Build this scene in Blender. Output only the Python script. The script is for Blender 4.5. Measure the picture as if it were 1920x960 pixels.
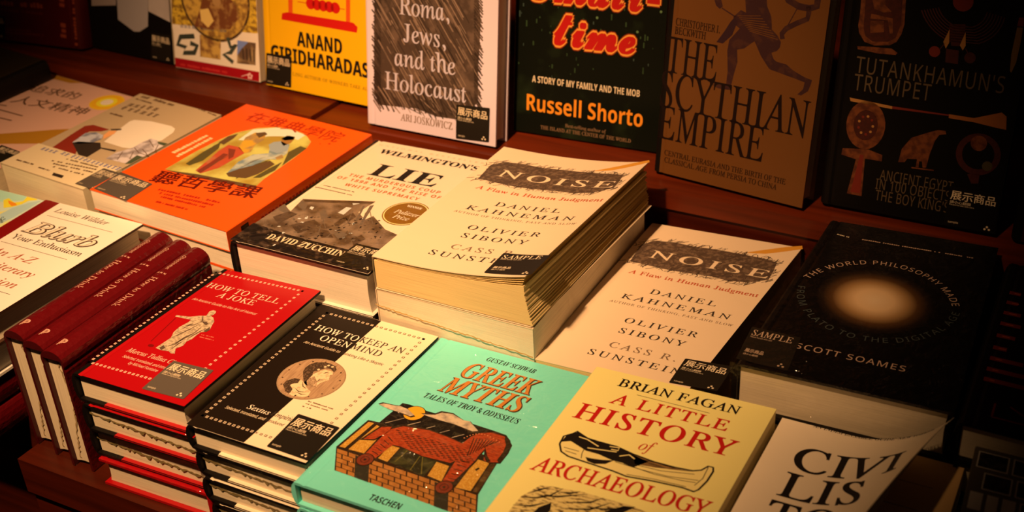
import bpy, math, random
from mathutils import Vector, Matrix
from mathutils.geometry import tessellate_polygon

for _o in list(bpy.data.objects): bpy.data.objects.remove(_o)
random.seed(7)
SC = bpy.context.scene
COL = SC.collection

# ------------------------------------------------------------------ camera, lamps, exposure
FPX, CX, CY = 2133.56, 1190.84, 363.74           # focal length and optical centre in 1920x960 pixels
CAM = Vector((0.0, 0.0, 1.455))
YAW, PITCH, ROLL = 0.40976, 1.08142, 0.00067
RC = Matrix.Rotation(YAW, 3, 'Z') @ Matrix.Rotation(PITCH, 3, 'X') @ Matrix.Rotation(ROLL, 3, 'Z')
cd = bpy.data.cameras.new('camera'); cam = bpy.data.objects.new('camera', cd); COL.objects.link(cam)
cd.sensor_width = 36.0; cd.lens = FPX / 1920 * 36
cd.shift_x = (960 - CX) / 1920; cd.shift_y = (CY - 480) / 1920
cd.clip_start = 0.05
cam.location = CAM; cam.rotation_euler = RC.to_euler()
cd.dof.use_dof = True; cd.dof.focus_distance = 0.93; cd.dof.aperture_fstop = 6.5
SC.camera = cam

vs = SC.view_settings
vs.view_transform = 'Standard'; vs.look = 'None'; vs.gamma = 1.0; vs.use_curve_mapping = False
vs.exposure = 0.0

TINT = (1.0, 0.52, 0.215)
wd = bpy.data.worlds.new('world'); SC.world = wd; wd.use_nodes = True
_bg = wd.node_tree.nodes['Background']; _bg.inputs[0].default_value = (1.0, 0.45, 0.2, 1); _bg.inputs[1].default_value = 0.008

def lamp(name, loc, aim, power, size, blend, radius, color=TINT):
    l = bpy.data.lights.new(name, 'SPOT'); o = bpy.data.objects.new(name, l); COL.objects.link(o)
    l.energy = power; l.spot_size = math.radians(size); l.spot_blend = blend; l.shadow_soft_size = radius; l.color = color
    o.location = loc; o.rotation_euler = (Vector(aim) - Vector(loc)).to_track_quat('-Z', 'Y').to_euler()
    return o

lamp('warm_spot', (-0.46, -0.14, 2.25), (-0.600, 0.715, 0.95), 148, 44.5, 0.95, 0.03)
lamp('warm_spot', (-0.52, -0.10, 2.25), (-0.63, 0.73, 0.95), 72, 27, 1.0, 0.03)  # narrow second spot, added to brighten the middle of the display

# ------------------------------------------------------------------ materials (all procedural)
def lin(c): c /= 255.0; return c / 12.92 if c <= 0.04045 else ((c + 0.055) / 1.055) ** 2.4
def A(r, g, b, k=0.85):
    """base colour of a thing seen as r,g,b under the warm lamp"""
    return tuple(max(0.002, min(0.86, lin(v) / (t * k))) for v, t in zip((r, g, b), TINT))
_M = {}
def mat(name, color, rough=0.5, spec=0.35, coat=0.0, noise=None, pages=False, wood=False, bump=None):
    if name in _M: return _M[name]
    m = bpy.data.materials.new(name); m.use_nodes = True; nt = m.node_tree; N = nt.nodes; L = nt.links
    if max(color) < .02: spec *= .4; coat *= .3
    b = N['Principled BSDF']; b.inputs['Base Color'].default_value = (*color, 1); b.inputs['Roughness'].default_value = rough
    b.inputs['Specular IOR Level'].default_value = spec; b.inputs['Coat Weight'].default_value = coat; b.inputs['Coat Roughness'].default_value = 0.12
    m.diffuse_color = (*color, 1)
    def tex(scale, detail=4, vec=(1, 1, 1), kind='Object'):
        tc = N.new('ShaderNodeTexCoord'); mp = N.new('ShaderNodeMapping'); mp.inputs['Scale'].default_value = vec
        nz = N.new('ShaderNodeTexNoise'); nz.inputs['Scale'].default_value = scale; nz.inputs['Detail'].default_value = detail
        L.new(tc.outputs[kind], mp.inputs[0]); L.new(mp.outputs[0], nz.inputs[0]); return nz
    def ramp(src, c0, c1, p0=0.35, p1=0.65):
        r = N.new('ShaderNodeValToRGB'); e = r.color_ramp.elements
        e[0].position = p0; e[0].color = (*c0, 1); e[1].position = p1; e[1].color = (*c1, 1)
        L.new(src, r.inputs[0]); return r
    if pages:
        n = tex(1.0, 2, (14, 14, 2600)); d = tuple(v * 0.74 for v in color)
        r = ramp(n.outputs['Fac'], d, color, 0.30, 0.52); L.new(r.outputs[0], b.inputs['Base Color'])
        bp = N.new('ShaderNodeBump'); bp.inputs['Strength'].default_value = 0.2; bp.inputs['Distance'].default_value = 0.0004
        L.new(n.outputs['Fac'], bp.inputs['Height']); L.new(bp.outputs[0], b.inputs['Normal'])
    elif wood:
        n = tex(1.0, 6, (5, 90, 90)); n2 = tex(1.0, 3, (2.2, 14, 14)); d = tuple(v * 0.42 for v in color)
        mx = N.new('ShaderNodeMath'); mx.operation = 'MULTIPLY_ADD'; mx.inputs[1].default_value = 0.55
        ml = N.new('ShaderNodeMath'); ml.operation = 'MULTIPLY'; ml.inputs[1].default_value = 0.45
        L.new(n2.outputs['Fac'], ml.inputs[0]); L.new(n.outputs['Fac'], mx.inputs[0]); L.new(ml.outputs[0], mx.inputs[2])
        r = ramp(mx.outputs[0], d, color, 0.36, 0.62); L.new(r.outputs[0], b.inputs['Base Color'])
        bp = N.new('ShaderNodeBump'); bp.inputs['Strength'].default_value = 0.12; bp.inputs['Distance'].default_value = 0.001
        L.new(n.outputs['Fac'], bp.inputs['Height']); L.new(bp.outputs[0], b.inputs['Normal'])
    elif noise:
        sc, c2, p0, p1 = noise[:4]
        n = tex(sc, 6, noise[4] if len(noise) > 4 else (1, 1, 1)); r = ramp(n.outputs['Fac'], color, c2, p0, p1); L.new(r.outputs[0], b.inputs['Base Color'])
    if bump:
        n = tex(bump[0], 3); bp = N.new('ShaderNodeBump'); bp.inputs['Strength'].default_value = bump[1]; bp.inputs['Distance'].default_value = bump[2]
        L.new(n.outputs['Fac'], bp.inputs['Height']); L.new(bp.outputs[0], b.inputs['Normal']); L.new(bp.outputs[0], b.inputs['Coat Normal'])
    _M[name] = m; return m

def film(name='clear_film', gloss=0.05):
    if name in _M: return _M[name]
    m = bpy.data.materials.new(name); m.use_nodes = True; nt = m.node_tree; N = nt.nodes; L = nt.links
    N.remove(N['Principled BSDF']); out = N['Material Output']
    tr = N.new('ShaderNodeBsdfTransparent'); gl = N.new('ShaderNodeBsdfGlossy'); gl.inputs['Roughness'].default_value = 0.07; mx = N.new('ShaderNodeMixShader')
    tc = N.new('ShaderNodeTexCoord'); nz = N.new('ShaderNodeTexNoise'); nz.inputs['Scale'].default_value = 55; nz.inputs['Detail'].default_value = 3; nz.inputs['Distortion'].default_value = 1.4
    bp = N.new('ShaderNodeBump'); bp.inputs['Strength'].default_value = 0.8; bp.inputs['Distance'].default_value = 0.007
    L.new(tc.outputs['Object'], nz.inputs[0]); L.new(nz.outputs['Fac'], bp.inputs['Height']); L.new(bp.outputs[0], gl.inputs['Normal'])
    mx.inputs[0].default_value = gloss
    L.new(tr.outputs[0], mx.inputs[1]); L.new(gl.outputs[0], mx.inputs[2]); L.new(mx.outputs[0], out.inputs[0])
    _M[name] = m; return m

# ------------------------------------------------------------------ geometry helpers
def ray(px): return RC @ Vector(((px[0] - CX) / FPX, -(px[1] - CY) / FPX, -1.0))
def onz(px, z): d = ray(px); return CAM + d * ((z - CAM.z) / d.z)

class MB:
    """collects faces with materials and links them as ONE mesh object"""
    def __init__(s): s.v, s.f, s.m, s.mats = [], [], [], []
    def mi(s, m):
        if m not in s.mats: s.mats.append(m)
        return s.mats.index(m)
    def face(s, pts, m):
        i = len(s.v); s.v += [tuple(p) for p in pts]; s.f.append(tuple(range(i, i + len(pts)))); s.m.append(s.mi(m))
    def grid(s, rows, m, flip=False, smooth=False):
        n = len(rows[0]); i0 = len(s.v)
        for r in rows: s.v += [tuple(p) for p in r]
        for a in range(len(rows) - 1):
            for b in range(n - 1):
                q = (i0 + a * n + b, i0 + a * n + b + 1, i0 + (a + 1) * n + b + 1, i0 + (a + 1) * n + b)
                s.f.append(q[::-1] if flip else q); s.m.append(s.mi(m))
    def box(s, a, b, m, mm=None):
        x0, y0, z0 = a; x1, y1, z1 = b
        P = [(x0, y0, z0), (x1, y0, z0), (x1, y1, z0), (x0, y1, z0), (x0, y0, z1), (x1, y0, z1), (x1, y1, z1), (x0, y1, z1)]
        for q in ((0, 3, 2, 1), (4, 5, 6, 7), (0, 1, 5, 4), (1, 2, 6, 5), (2, 3, 7, 6), (3, 0, 4, 7)): s.face([P[k] for k in q], m)
    def build(s, name, parent=None, smooth=False, merge=False):
        me = bpy.data.meshes.new(name); me.from_pydata(s.v, [], s.f); me.update()
        for m in s.mats: me.materials.append(m)
        me.polygons.foreach_set('material_index', s.m)
        if smooth: me.polygons.foreach_set('use_smooth', [True] * len(s.f))
        o = bpy.data.objects.new(name, me); COL.objects.link(o)
        if parent: o.parent = parent
        return o

def tag(o, label=None, cat=None, group=None, kind=None):
    if label: o['label'] = label
    if cat: o['category'] = cat
    if group: o['group'] = group
    if kind: o['kind'] = kind
    return o

def dup(root, loc, rotz=None, label=None, group=None, skip=()):
    r = root.copy(); COL.objects.link(r); r.location = loc
    if rotz is not None: r.rotation_euler.z = rotz
    if label: r['label'] = label
    if group: r['group'] = group
    for ch in list(root.children):
        if ch.name.split('.')[0] in skip: continue
        c = ch.copy(); COL.objects.link(c); c.parent = r
        for g in list(ch.children):
            e = g.copy(); COL.objects.link(e); e.parent = c
    return r

# ------------------------------------------------------------------ lettering
def _uni(s, U, Lc, D):
    r = ''
    for ch in s:
        if 'A' <= ch <= 'Z' and U: r += chr(U + ord(ch) - 65)
        elif 'a' <= ch <= 'z' and Lc: r += chr(0x210E) if (Lc == 0x1D44E and ch == 'h') else chr(Lc + ord(ch) - 97)
        elif '0' <= ch <= '9' and D: r += chr(D + ord(ch) - 48)
        else: r += ch
    return r
STY = {  # upper, lower, digits, shear, weight
    'bold': (0x1D400, 0x1D41A, 0x1D7CE, 0, 0), 'ital': (0x1D434, 0x1D44E, 0, 0, 0.004), 'serif': (0x1D434, 0x1D44E, 0, -0.25, 0.008),
    'serifb': (0x1D434, 0x1D44E, 0, -0.25, 0.014), 'bital': (0x1D468, 0x1D482, 0, 0, 0), 'neonhalo': (0x1D4D0, 0x1D4EA, 0, 0, .075), 'neonline': (0x1D4D0, 0x1D4EA, 0, 0, .055), 'neonbody': (0x1D4D0, 0x1D4EA, 0, 0, .026),
    'sans': (0x1D5A0, 0x1D5BA, 0x1D7E2, 0, 0), 'sansb': (0x1D5D4, 0x1D5EE, 0x1D7EC, 0, 0), 'sansi': (0x1D5A0, 0x1D5BA, 0x1D7E2, 0.2, 0.004),
    'thin': (0x1D5A0, 0x1D5BA, 0x1D7E2, 0, 0), 'cjk': (0, 0, 0, 0, 0.005), 'cjkb': (0, 0, 0, 0, 0.014), 'bitalfat': (0x1D468, 0x1D482, 0, 0, 0.02), 'sansx': (0x1D5D4, 0x1D5EE, 0x1D7EC, 0, 0.016), 'italfat': (0x1D434, 0x1D44E, 0, 0, 0.042), 'boldfat': (0x1D400, 0x1D41A, 0x1D7CE, 0, 0.012)}
_TC = {}
def glyphs(s, sty, tr=1.0, res=3):
    key = (s, sty, tr, res)
    if key in _TC: return _TC[key]
    U, Lc, D, sh, off = STY[sty]
    c = bpy.data.curves.new('lettering', 'FONT'); c.body = _uni(s, U, Lc, D); c.shear = sh; c.space_character = tr; c.resolution_u = res
    o = bpy.data.objects.new('lettering', c); COL.objects.link(o)
    bpy.context.view_layer.update()
    me = o.evaluated_get(bpy.context.evaluated_depsgraph_get()).to_mesh()
    V = [(v.co.x, v.co.y) for v in me.vertices]; F = [tuple(p.vertices) for p in me.polygons if p.normal.z > -0.5]
    o.to_mesh_clear(); bpy.data.objects.remove(o); bpy.data.curves.remove(c)
    _TC[key] = (V, F); return V, F
_CH = {}
def caph(sty):
    if sty not in _CH:
        V, F = glyphs('展' if sty.startswith('cjk') else 'H', sty); _CH[sty] = max(v[1] for v in V) - min(v[1] for v in V)
    return _CH[sty]

# ------------------------------------------------------------------ books
class Book:
    """local axes: u across the cover, v up the cover, z = thickness; root Empty sits at the back board's lower left corner"""
    LAY = 0.00005; bulge = 0.0055
    def __init__(s, name, label, quad=None, z=None, T=0.02, stand=None, group=None, cat='book', w=None, h=None):
        s.T = T; s.root = bpy.data.objects.new(name, None); COL.objects.link(s.root); s.root.empty_display_size = 0.02
        tag(s.root, label, cat, group); s.fd = None
        if stand:                                   # x, y, yaw, w, h : lower left corner of the front face, leaning back
            x, y, yaw, w, h, lean = stand; s.w, s.h = w, h
            R = Matrix.Rotation(math.radians(yaw), 4, 'Z') @ Matrix.Rotation(math.radians(90 - lean), 4, 'X')
            zb = LEDGE + 0.0004 + T * math.sin(math.radians(lean))
            n = R.to_3x3() @ Vector((0, 0, 1)); s.M = Matrix.Translation(Vector((x, y, zb)) - n * T) @ R
            s.q = [(0, 0), (w, 0), (w, h), (0, h)]
        else:
            P = [p if isinstance(p, Vector) else onz(p, z) for p in quad]
            a = math.atan2(P[1].y - P[0].y, P[1].x - P[0].x)
            s.M = Matrix.Translation((P[0].x, P[0].y, z - T)) @ Matrix.Rotation(a, 4, 'Z')
            I = s.M.inverted(); s.q = [tuple((I @ p)[:2]) for p in P]
            s.w = w or (Vector(s.q[1]) - Vector(s.q[0])).length; s.h = h or (Vector(s.q[3]) - Vector(s.q[0])).length
        s.root.matrix_world = s.M; s.cv = MB(); s.kids = []
        s.root.location = s.M.to_translation(); s.root.rotation_euler = s.M.to_euler()
    def P(s, u, v, z):
        if s.fd: u, v, z = s.fd(u, v, z)
        a, b = u / s.w, v / s.h; q = s.q
        x = (1 - a) * (1 - b) * q[0][0] + a * (1 - b) * q[1][0] + a * b * q[2][0] + (1 - a) * b * q[3][0]
        y = (1 - a) * (1 - b) * q[0][1] + a * (1 - b) * q[1][1] + a * b * q[2][1] + (1 - a) * b * q[3][1]
        return (x, y, z)
    def uv(s, px):
        """cover coordinates of the point seen at a photograph pixel"""
        I = s.M.inverted(); c = I @ CAM; d = I.to_3x3() @ ray(px)
        u, v = s.w * 0.5, s.h * 0.5
        def f(u, v):
            p = Vector(s.P(u, v, s.T)) - c; k = d.length_squared; t = p.dot(d) / k; e = p - d * t
            return e
        for _ in range(25):
            e = f(u, v); h = 1e-5
            eu = (f(u + h, v) - e) / h; ev = (f(u, v + h) - e) / h
            a, b, cc = eu.dot(eu), eu.dot(ev), ev.dot(ev); r1, r2 = -eu.dot(e), -ev.dot(e); D = a * cc - b * b
            if abs(D) < 1e-12: break
            du, dv = (r1 * cc - r2 * b) / D, (a * r2 - b * r1) / D
            k = min(1.0, 0.05 / max(1e-9, math.hypot(du, dv))); u += du * k; v += dv * k
            if abs(du) + abs(dv) < 1e-8: break
        return (u, v)
    # ---- body
    def cover(s, front, spine=None, back=None, edge=None, kind='hard', side='L', board=0.0024, flap=None, nv=1, nu=1, fold=True):
        spine = spine or front; back = back or front; edge = edge or front
        w, h, T = s.w, s.h, s.T; b = board; out = []; inn = []; mt = []
        if kind == 'hard':
            fr = [(w - (w - 0.012) * k / nu, T) for k in range(nu + 1)] + [(0.0095, T - 0.0008), (0.007, T)]
            arc = [(0.0035 - s.bulge * math.sin(math.pi * k / 8), T / 2 + (T / 2) * math.cos(math.pi * k / 8)) for k in range(9)]
        else:
            fr = [(w - (w - 0.001) * k / nu, T) for k in range(nu + 1)]
            arc = [(0.0005, T - 0.0002), (0, T - 0.0008), (0, 0.0008), (0.0005, 0.0002)]
        bk = [(u, T - z) for u, z in fr[::-1]]
        path = fr + arc + bk; mats = [front] * len(fr) + [spine] * (len(arc) - 1) + [back] * (len(bk))
        if kind == 'hard': mats[len(fr) - 1] = spine; 
        inner = [(max(u, b * 0.9) if z != T / 2 else b * 0.9, min(max(z, b), T - b)) for u, z in path]
        if side == 'R': path = [(w - u, z) for u, z in path]; inner = [(w - u, z) for u, z in inner]
        vv = [h * k / nv for k in range(nv + 1)]
        ar = lambda pts: [[s.P(u, v, z) for v in vv] for u, z in pts]
        fl = side == 'R'; O, I = ar(path), ar(inner); mb = s.cv
        for k in range(len(path) - 1):
            m = mats[min(k, len(mats) - 1)]
            mb.grid([O[k], O[k + 1]], m, flip=fl)
            mb.grid([I[k], I[k + 1]], edge if kind == 'hard' else m, flip=not fl)
            for vi in (0, -1): 
                q = [O[k][vi], O[k + 1][vi], I[k + 1][vi], I[k][vi]]; mb.face(q if (vi == 0) == fl else q[::-1], edge)
        for k in (0, -1): mb.grid([O[k], I[k]], edge)
        if flap:                                     # the jacket's flap folded over the inside of the back board
            u0, u1 = (0.24 * w, w - 0.0005) if side == 'L' else (0.0005, 0.76 * w)
            z = b + 0.0002; mb.face([s.P(u0, 0.0002, z), s.P(u1, 0.0002, z), s.P(u1, h - 0.0002, z), s.P(u0, h - 0.0002, z)], flap)
            mb.face([s.P(u0, -0.0003, b), s.P(u1, -0.0003, b), s.P(u1, -0.0003, b - 0.0010), s.P(u0, -0.0003, b - 0.0010)][::-1], flap)
    def pages(s, m, inset=0.0035, board=0.0024, side='L', nu=1, nv=1, concave=0.0015, top=None, lab=None):
        w, h, T = s.w, s.h, s.T; b = board + 0.0002; mb = MB(); i = inset
        u0, u1 = (board * 1.4, w - i)
        zs = [b, b + (T - 2 * b) * 0.25, T / 2, T - b - (T - 2 * b) * 0.25, T - b]; off = [0, concave * 0.75, concave, concave * 0.75, 0]
        ring = [(u0, z) for z in zs[::-1]][:0] + [(u1 - o, z) for z, o in zip(zs, off)]
        X = (lambda u: u) if side == 'L' else (lambda u: w - u)
        us = [u0 + (u1 - u0) * k / max(nu, 1) for k in range(nu + 1)]; vv = [i + (h - 2 * i) * k / nv for k in range(nv + 1)]
        f = side == 'R'
        mb.grid([[s.P(X(u), v, zs[-1]) for v in vv] for u in us], m, flip=not f)
        mb.grid([[s.P(X(u), v, zs[0]) for v in vv] for u in us], m, flip=f)
        mb.grid([[s.P(X(u), v, z) for v in vv] for u, z in ring], m, flip=f)
        mb.grid([[s.P(X(u0), v, z) for v in vv] for z in zs], m, flip=not f)
        for v, fl in ((i, f), (h - i, not f)):
            rows = []
            for z, o in zip(zs, off):
                rows.append([s.P(X(u0 + (u1 - o - u0) * k / max(nu, 1)), v, z) for k in range(nu + 1)])
            mb.grid(rows, m, flip=fl)
        o = mb.build('page_block', s.root)
        if lab: o['label'] = lab
        return o
    def wrap(s, m=None, seam=None, front_only=False, gap=0.0012):
        """clear shrink wrap: a thin crinkled film round the book, with the ragged weld along the page ends"""
        w, h, T = s.w, s.h, s.T; g = gap; mb = MB(); m = m or film()
        c = lambda u, v, z: s.P(u, v, z)
        fd, s.fd = s.fd, None
        X0, X1, Y0, Y1, Z0, Z1 = -0.0035, w + g, -g, h + g, 0.0002, T + 0.0006
        q = lambda a: mb.face([c(*p) for p in a], m)
        q([(X0, Y0, Z1), (X1, Y0, Z1), (X1, Y1, Z1), (X0, Y1, Z1)])
        n = 14; top, bot, mid = [], [], []
        for k in range(n + 1):
            u = X0 + (X1 - X0) * k / n; mid.append(c(u, Y0 + 0.0016 + random.uniform(-.0008, .0008), T * 0.5 + random.uniform(-.0015, .0015)))
            top.append(c(u, Y0, Z1)); bot.append(c(u, Y0, Z0))
        mb.grid([bot, mid, top], m)
        q([(X1, Y0, Z0), (X1, Y1, Z0), (X1, Y1, Z1), (X1, Y0, Z1)])
        if seam:
            n = 46; a = []; b_ = []
            for k in range(n + 1):
                u = 0.002 + (w - 0.004) * k / n; zz = T * (0.60 - 0.22 * k / n) + random.uniform(-.0007, .0007)
                a.append(c(u, 0.0031, zz)); b_.append(c(u, 0.0029 - random.uniform(0, .0004), zz - random.uniform(0.0006, 0.0034) * (1.0 if k % 3 else 0.5)))
            mb.grid([b_, a], seam)
        s.fd = fd
        return mb.build('shrink_wrap', s.root)
    def done(s, name='cover'): 
        o = s.cv.build(name, s.root); return o
    # ---- printing on the cover
    def _pt(s, uv, lay): return s.P(uv[0], uv[1], s.T + s.LAY * lay)
    def tri(s, pts, m, lay, mb=None, maxl=None):
        mb = mb or s.cv
        if maxl is None: maxl = getattr(s, 'maxl', None)
        if maxl:
            st = [pts]
            while st:
                t = st.pop(); L = [math.dist(t[k], t[(k + 1) % 3]) for k in range(3)]; k = max(range(3), key=lambda i: L[i])
                if L[k] > maxl:
                    a, b, c = t[k], t[(k + 1) % 3], t[(k + 2) % 3]; mm = ((a[0] + b[0]) / 2, (a[1] + b[1]) / 2); st += [(a, mm, c), (mm, b, c)]
                else: mb.face([s._pt(p, lay) for p in t], m)
        else: mb.face([s._pt(p, lay) for p in pts], m)
    def poly(s, pts, m, lay=1, px=True, mb=None):
        if px: pts = [(min(max(a, .0003), s.w - .0003), min(max(b, .0003), s.h - .0003)) for a, b in (s.uv(p) for p in pts)]
        mb = mb or s.cv
        for t in tessellate_polygon([[Vector((p[0], p[1], 0)) for p in pts]]):
            q = [pts[k] for k in t]
            if (q[1][0] - q[0][0]) * (q[2][1] - q[0][1]) - (q[1][1] - q[0][1]) * (q[2][0] - q[0][0]) < 0: q = q[::-1]
            s.tri(q, m, lay, mb)
    def rect(s, u0, v0, u1, v1, m, lay=1, mb=None): s.poly([(u0, v0), (u1, v0), (u1, v1), (u0, v1)], m, lay, px=False, mb=mb)
    def disc(s, c, r, m, lay=1, n=28, px=True, mb=None, ry=None, hole=None):
        if px: c = s.uv(c)
        ry = ry or r; mb = mb or s.cv
        P = [(c[0] + r * math.cos(2 * math.pi * k / n), c[1] + ry * math.sin(2 * math.pi * k / n)) for k in range(n)]
        if hole:
            Q = [(c[0] + hole * r * math.cos(2 * math.pi * k / n), c[1] + hole * ry * math.sin(2 * math.pi * k / n)) for k in range(n)]
            for k in range(n):
                j = (k + 1) % n; s.tri((P[k], P[j], Q[j]), m, lay, mb); s.tri((P[k], Q[j], Q[k]), m, lay, mb)
        else:
            for k in range(n): s.tri((c, P[k], P[(k + 1) % n]), m, lay, mb)
    def line(s, pts, wd, m, lay=1, px=True, mb=None, taper=False):
        if px: pts = [s.uv(p) for p in pts]
        n = len(pts); Lp, Rp = [], []
        for k in range(n):
            a = pts[max(k - 1, 0)]; b = pts[min(k + 1, n - 1)]; dx, dy = b[0] - a[0], b[1] - a[1]; l = math.hypot(dx, dy) or 1
            hw = wd / 2 * (1 if not taper else max(0.15, 1 - abs(2 * k / (n - 1) - 1) ** 2 * 0.9)); nx, ny = -dy / l * hw, dx / l * hw
            Lp.append((pts[k][0] + nx, pts[k][1] + ny)); Rp.append((pts[k][0] - nx, pts[k][1] - ny))
        for k in range(n - 1):
            s.tri((Rp[k], Rp[k + 1], Lp[k + 1]), m, lay, mb); s.tri((Rp[k], Lp[k + 1], Lp[k]), m, lay, mb)
    def text(s, t, sty, p0, p1, m, h=None, tr=1.0, lay=3, px=True, mb=None, res=3, fit=True, grow=0.0):
        """lettering whose baseline runs from p0 to p1; h = capital height in metres"""
        a = s.uv(p0) if px else p0; b = s.uv(p1) if px else p1
        V, F = glyphs(t, sty, tr, res)
        x0 = min(v[0] for v in V); x1 = max(v[0] for v in V)
        dx, dy = b[0] - a[0], b[1] - a[1]; Lw = math.hypot(dx, dy)
        if abs(dy) < 0.12 * abs(dx): vm = (a[1] + b[1]) / 2; a = (a[0], vm); dy = 0; dx = math.copysign(Lw, dx)
        ux, uy = dx / Lw, dy / Lw; sx = Lw / (x1 - x0); sy = h / caph(sty) if h else sx
        g = STY[sty][4]; sh_ = [(0, 0)]
        if g: sh_ = [(g * math.cos(t * math.pi / 4 + .39), g * math.sin(t * math.pi / 4 + .39)) for t in range(8)] if g > .03 else [(-g, -g * .5), (g, g * .5), (-g, g * .5), (g, -g * .5)] if g > .012 else [(-g, 0), (g, 0)]
        for n_, (gx, gy) in enumerate(sh_):
            Q = [(a[0] + ux * (v[0] - x0 + gx) * sx - uy * (v[1] + gy) * sy, a[1] + uy * (v[0] - x0 + gx) * sx + ux * (v[1] + gy) * sy) for v in V]
            ll = lay + n_ * .06
            for f in F:
                if len(f) == 3: s.tri([Q[k] for k in f], m, ll, mb)
                else:
                    for k in range(1, len(f) - 1): s.tri((Q[f[0]], Q[f[k]], Q[f[k + 1]]), m, ll, mb)
    def marks(s, p0, p1, h, m, n=None, lay=2, px=True, mb=None, fill=0.78, tall=False):
        """print too small to read: a row of little blocks"""
        a = s.uv(p0) if px else p0; b = s.uv(p1) if px else p1
        Lw = math.dist(a, b); n = n or max(3, int(Lw / (h * 0.9))); ux, uy = (b[0] - a[0]) / Lw, (b[1] - a[1]) / Lw; st = Lw / n
        for k in range(n):
            if not tall and random.random() < 0.13: continue
            t0 = k * st; t1 = t0 + st * random.uniform(fill - 0.15, fill + 0.1); hh = h * random.uniform(0.7, 1.0)
            if tall:
                for j in range(3):
                    y = hh * (0.05 + j * 0.36); w_ = random.uniform(0.0, 0.25) * (t1 - t0)
                    q = [(t0 + w_, y), (t1 - w_, y), (t1 - w_, y + hh * 0.16), (t0 + w_, y + hh * 0.16)]
                    s.poly([(a[0] + ux * x - uy * y_, a[1] + uy * x + ux * y_) for x, y_ in q], m, lay, False, mb)
                c_ = (t0 + t1) / 2; q = [(c_ - st * .06, 0), (c_ + st * .06, 0), (c_ + st * .06, hh), (c_ - st * .06, hh)]
                s.poly([(a[0] + ux * x - uy * y_, a[1] + uy * x + ux * y_) for x, y_ in q], m, lay, False, mb)
                continue
            q = [(t0, 0), (t1, 0), (t1, hh), (t0, hh)]
            s.poly([(a[0] + ux * x - uy * y_, a[1] + uy * x + ux * y_) for x, y_ in q], m, lay, False, mb)
    def sticker(s, tl, tr, bl, body, ink, kind=1, lab='small dark shop sticker with white characters', px=True, lay=8):
        a = s.uv(tl) if px else tl; b = s.uv(tr) if px else tr; c = s.uv(bl) if px else bl
        if c[1] < .0012: c = (c[0] + (a[0] - c[0]) * (.0012 - c[1]) / max(1e-6, a[1] - c[1]), .0012)
        w = math.dist(a, b); h = math.dist(a, c); mb = MB(); ex = ((b[0] - a[0]) / w, (b[1] - a[1]) / w); ey = ((a[0] - c[0]) / h, (a[1] - c[1]) / h)
        pt = lambda x, y: (c[0] + ex[0] * x * w + ey[0] * y * h, c[1] + ex[1] * x * w + ey[1] * y * h)
        r = 0.03; P = []
        for cx_, cy_, a0 in ((1 - r, 1 - r, 0), (r, 1 - r, 90), (r, r, 180), (1 - r, r, 270)):
            for k in range(4): t = math.radians(a0 + 30 * k); P.append(pt(cx_ + r * math.cos(t), cy_ + r * math.sin(t)))
        s.poly(P, body, lay, False, mb)
        L2 = lay + 2
        def tx(t, sty, x0, x1, y, hh, tr_=1.0): s.text(t, sty, pt(x0, y), pt(x1, y), ink, hh * h, tr_, L2, False, mb, 2)
        if kind == 1:
            tx('展示商品', 'cjkb', 0.05, 0.93, 0.70, 0.225); tx('請小心翻閱', 'cjk', 0.05, 0.46, 0.585, 0.07); tx('Please handle with care.', 'sans', 0.05, 0.54, 0.53, 0.035)
            tx('sample', 'sans', 0.07, 0.27, 0.075, 0.05)
        else:
            tx('SAMPLE', 'serif', 0.06, 0.86, 0.76, 0.17); tx('Please handle with care.', 'sans', 0.06, 0.5, 0.69, 0.04)
            tx('展示商品', 'cjkb', 0.08, 0.44, 0.26, 0.10); tx('請小心翻閱', 'cjk', 0.08, 0.36, 0.17, 0.05)
        for x, y in ((0.84, 0.135), (0.80, 0.075), (0.885, 0.075)):
            s.disc(pt(x, y), 0.024 * w, ink, L2, 8, False, mb)
        o = mb.build('sticker', s.root); o['label'] = lab; return o
    def squares(s, p0, p1, n, m, m2, size=0.0021, lay=2, px=True):
        a = s.uv(p0) if px else p0; b = s.uv(p1) if px else p1
        for k in range(n):
            t = k / (n - 1); c = (a[0] + (b[0] - a[0]) * t, a[1] + (b[1] - a[1]) * t); r = size / 2
            mm = m(c) if callable(m) else m; m3 = m2(c) if callable(m2) else m2
            s.rect(c[0] - r, c[1] - r, c[0] + r, c[1] + r, mm, lay)
            s.rect(c[0] - r * .42, c[1] - r * .42, c[0] + r * .42, c[1] + r * .42, m3, lay + 1)

TABLE, LEDGE, RISER_Y = 0.820, 0.943, 0.903

# ------------------------------------------------------------------ the display table and the room
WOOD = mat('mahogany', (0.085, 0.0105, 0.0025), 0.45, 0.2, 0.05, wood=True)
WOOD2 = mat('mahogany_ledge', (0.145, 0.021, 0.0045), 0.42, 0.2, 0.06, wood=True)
FLOORM = mat('dark_floor', (0.02, 0.011, 0.007), 0.6, wood=True)
WALLM = mat('dark_wall', (0.03, 0.014, 0.009), 0.7, noise=(6, (0.02, 0.01, 0.006), .4, .6))
def slab(name, a, b, m, parent=None, kind=None):
    mb = MB(); mb.box(a, b, m); o = mb.build(name, parent)
    if kind: o['kind'] = kind
    bv = o.modifiers.new('edge', 'BEVEL'); bv.width = 0.0015; bv.segments = 2
    return o
slab('floor', (-4, -1.5, -0.05), (3, 3.2, 0.0), FLOORM, kind='structure')
slab('wall_back', (-4, 3.2, 0.0), (3, 3.3, 2.9), WALLM, kind='structure')
tb = bpy.data.objects.new('display_table', None); COL.objects.link(tb)
tag(tb, 'dark red-brown wooden display table with a raised ledge carrying all the books', 'table')
slab('tabletop', (-0.757, 0.463, TABLE - 0.035), (0.75, RISER_Y + 0.02, TABLE), WOOD, tb)
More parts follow.
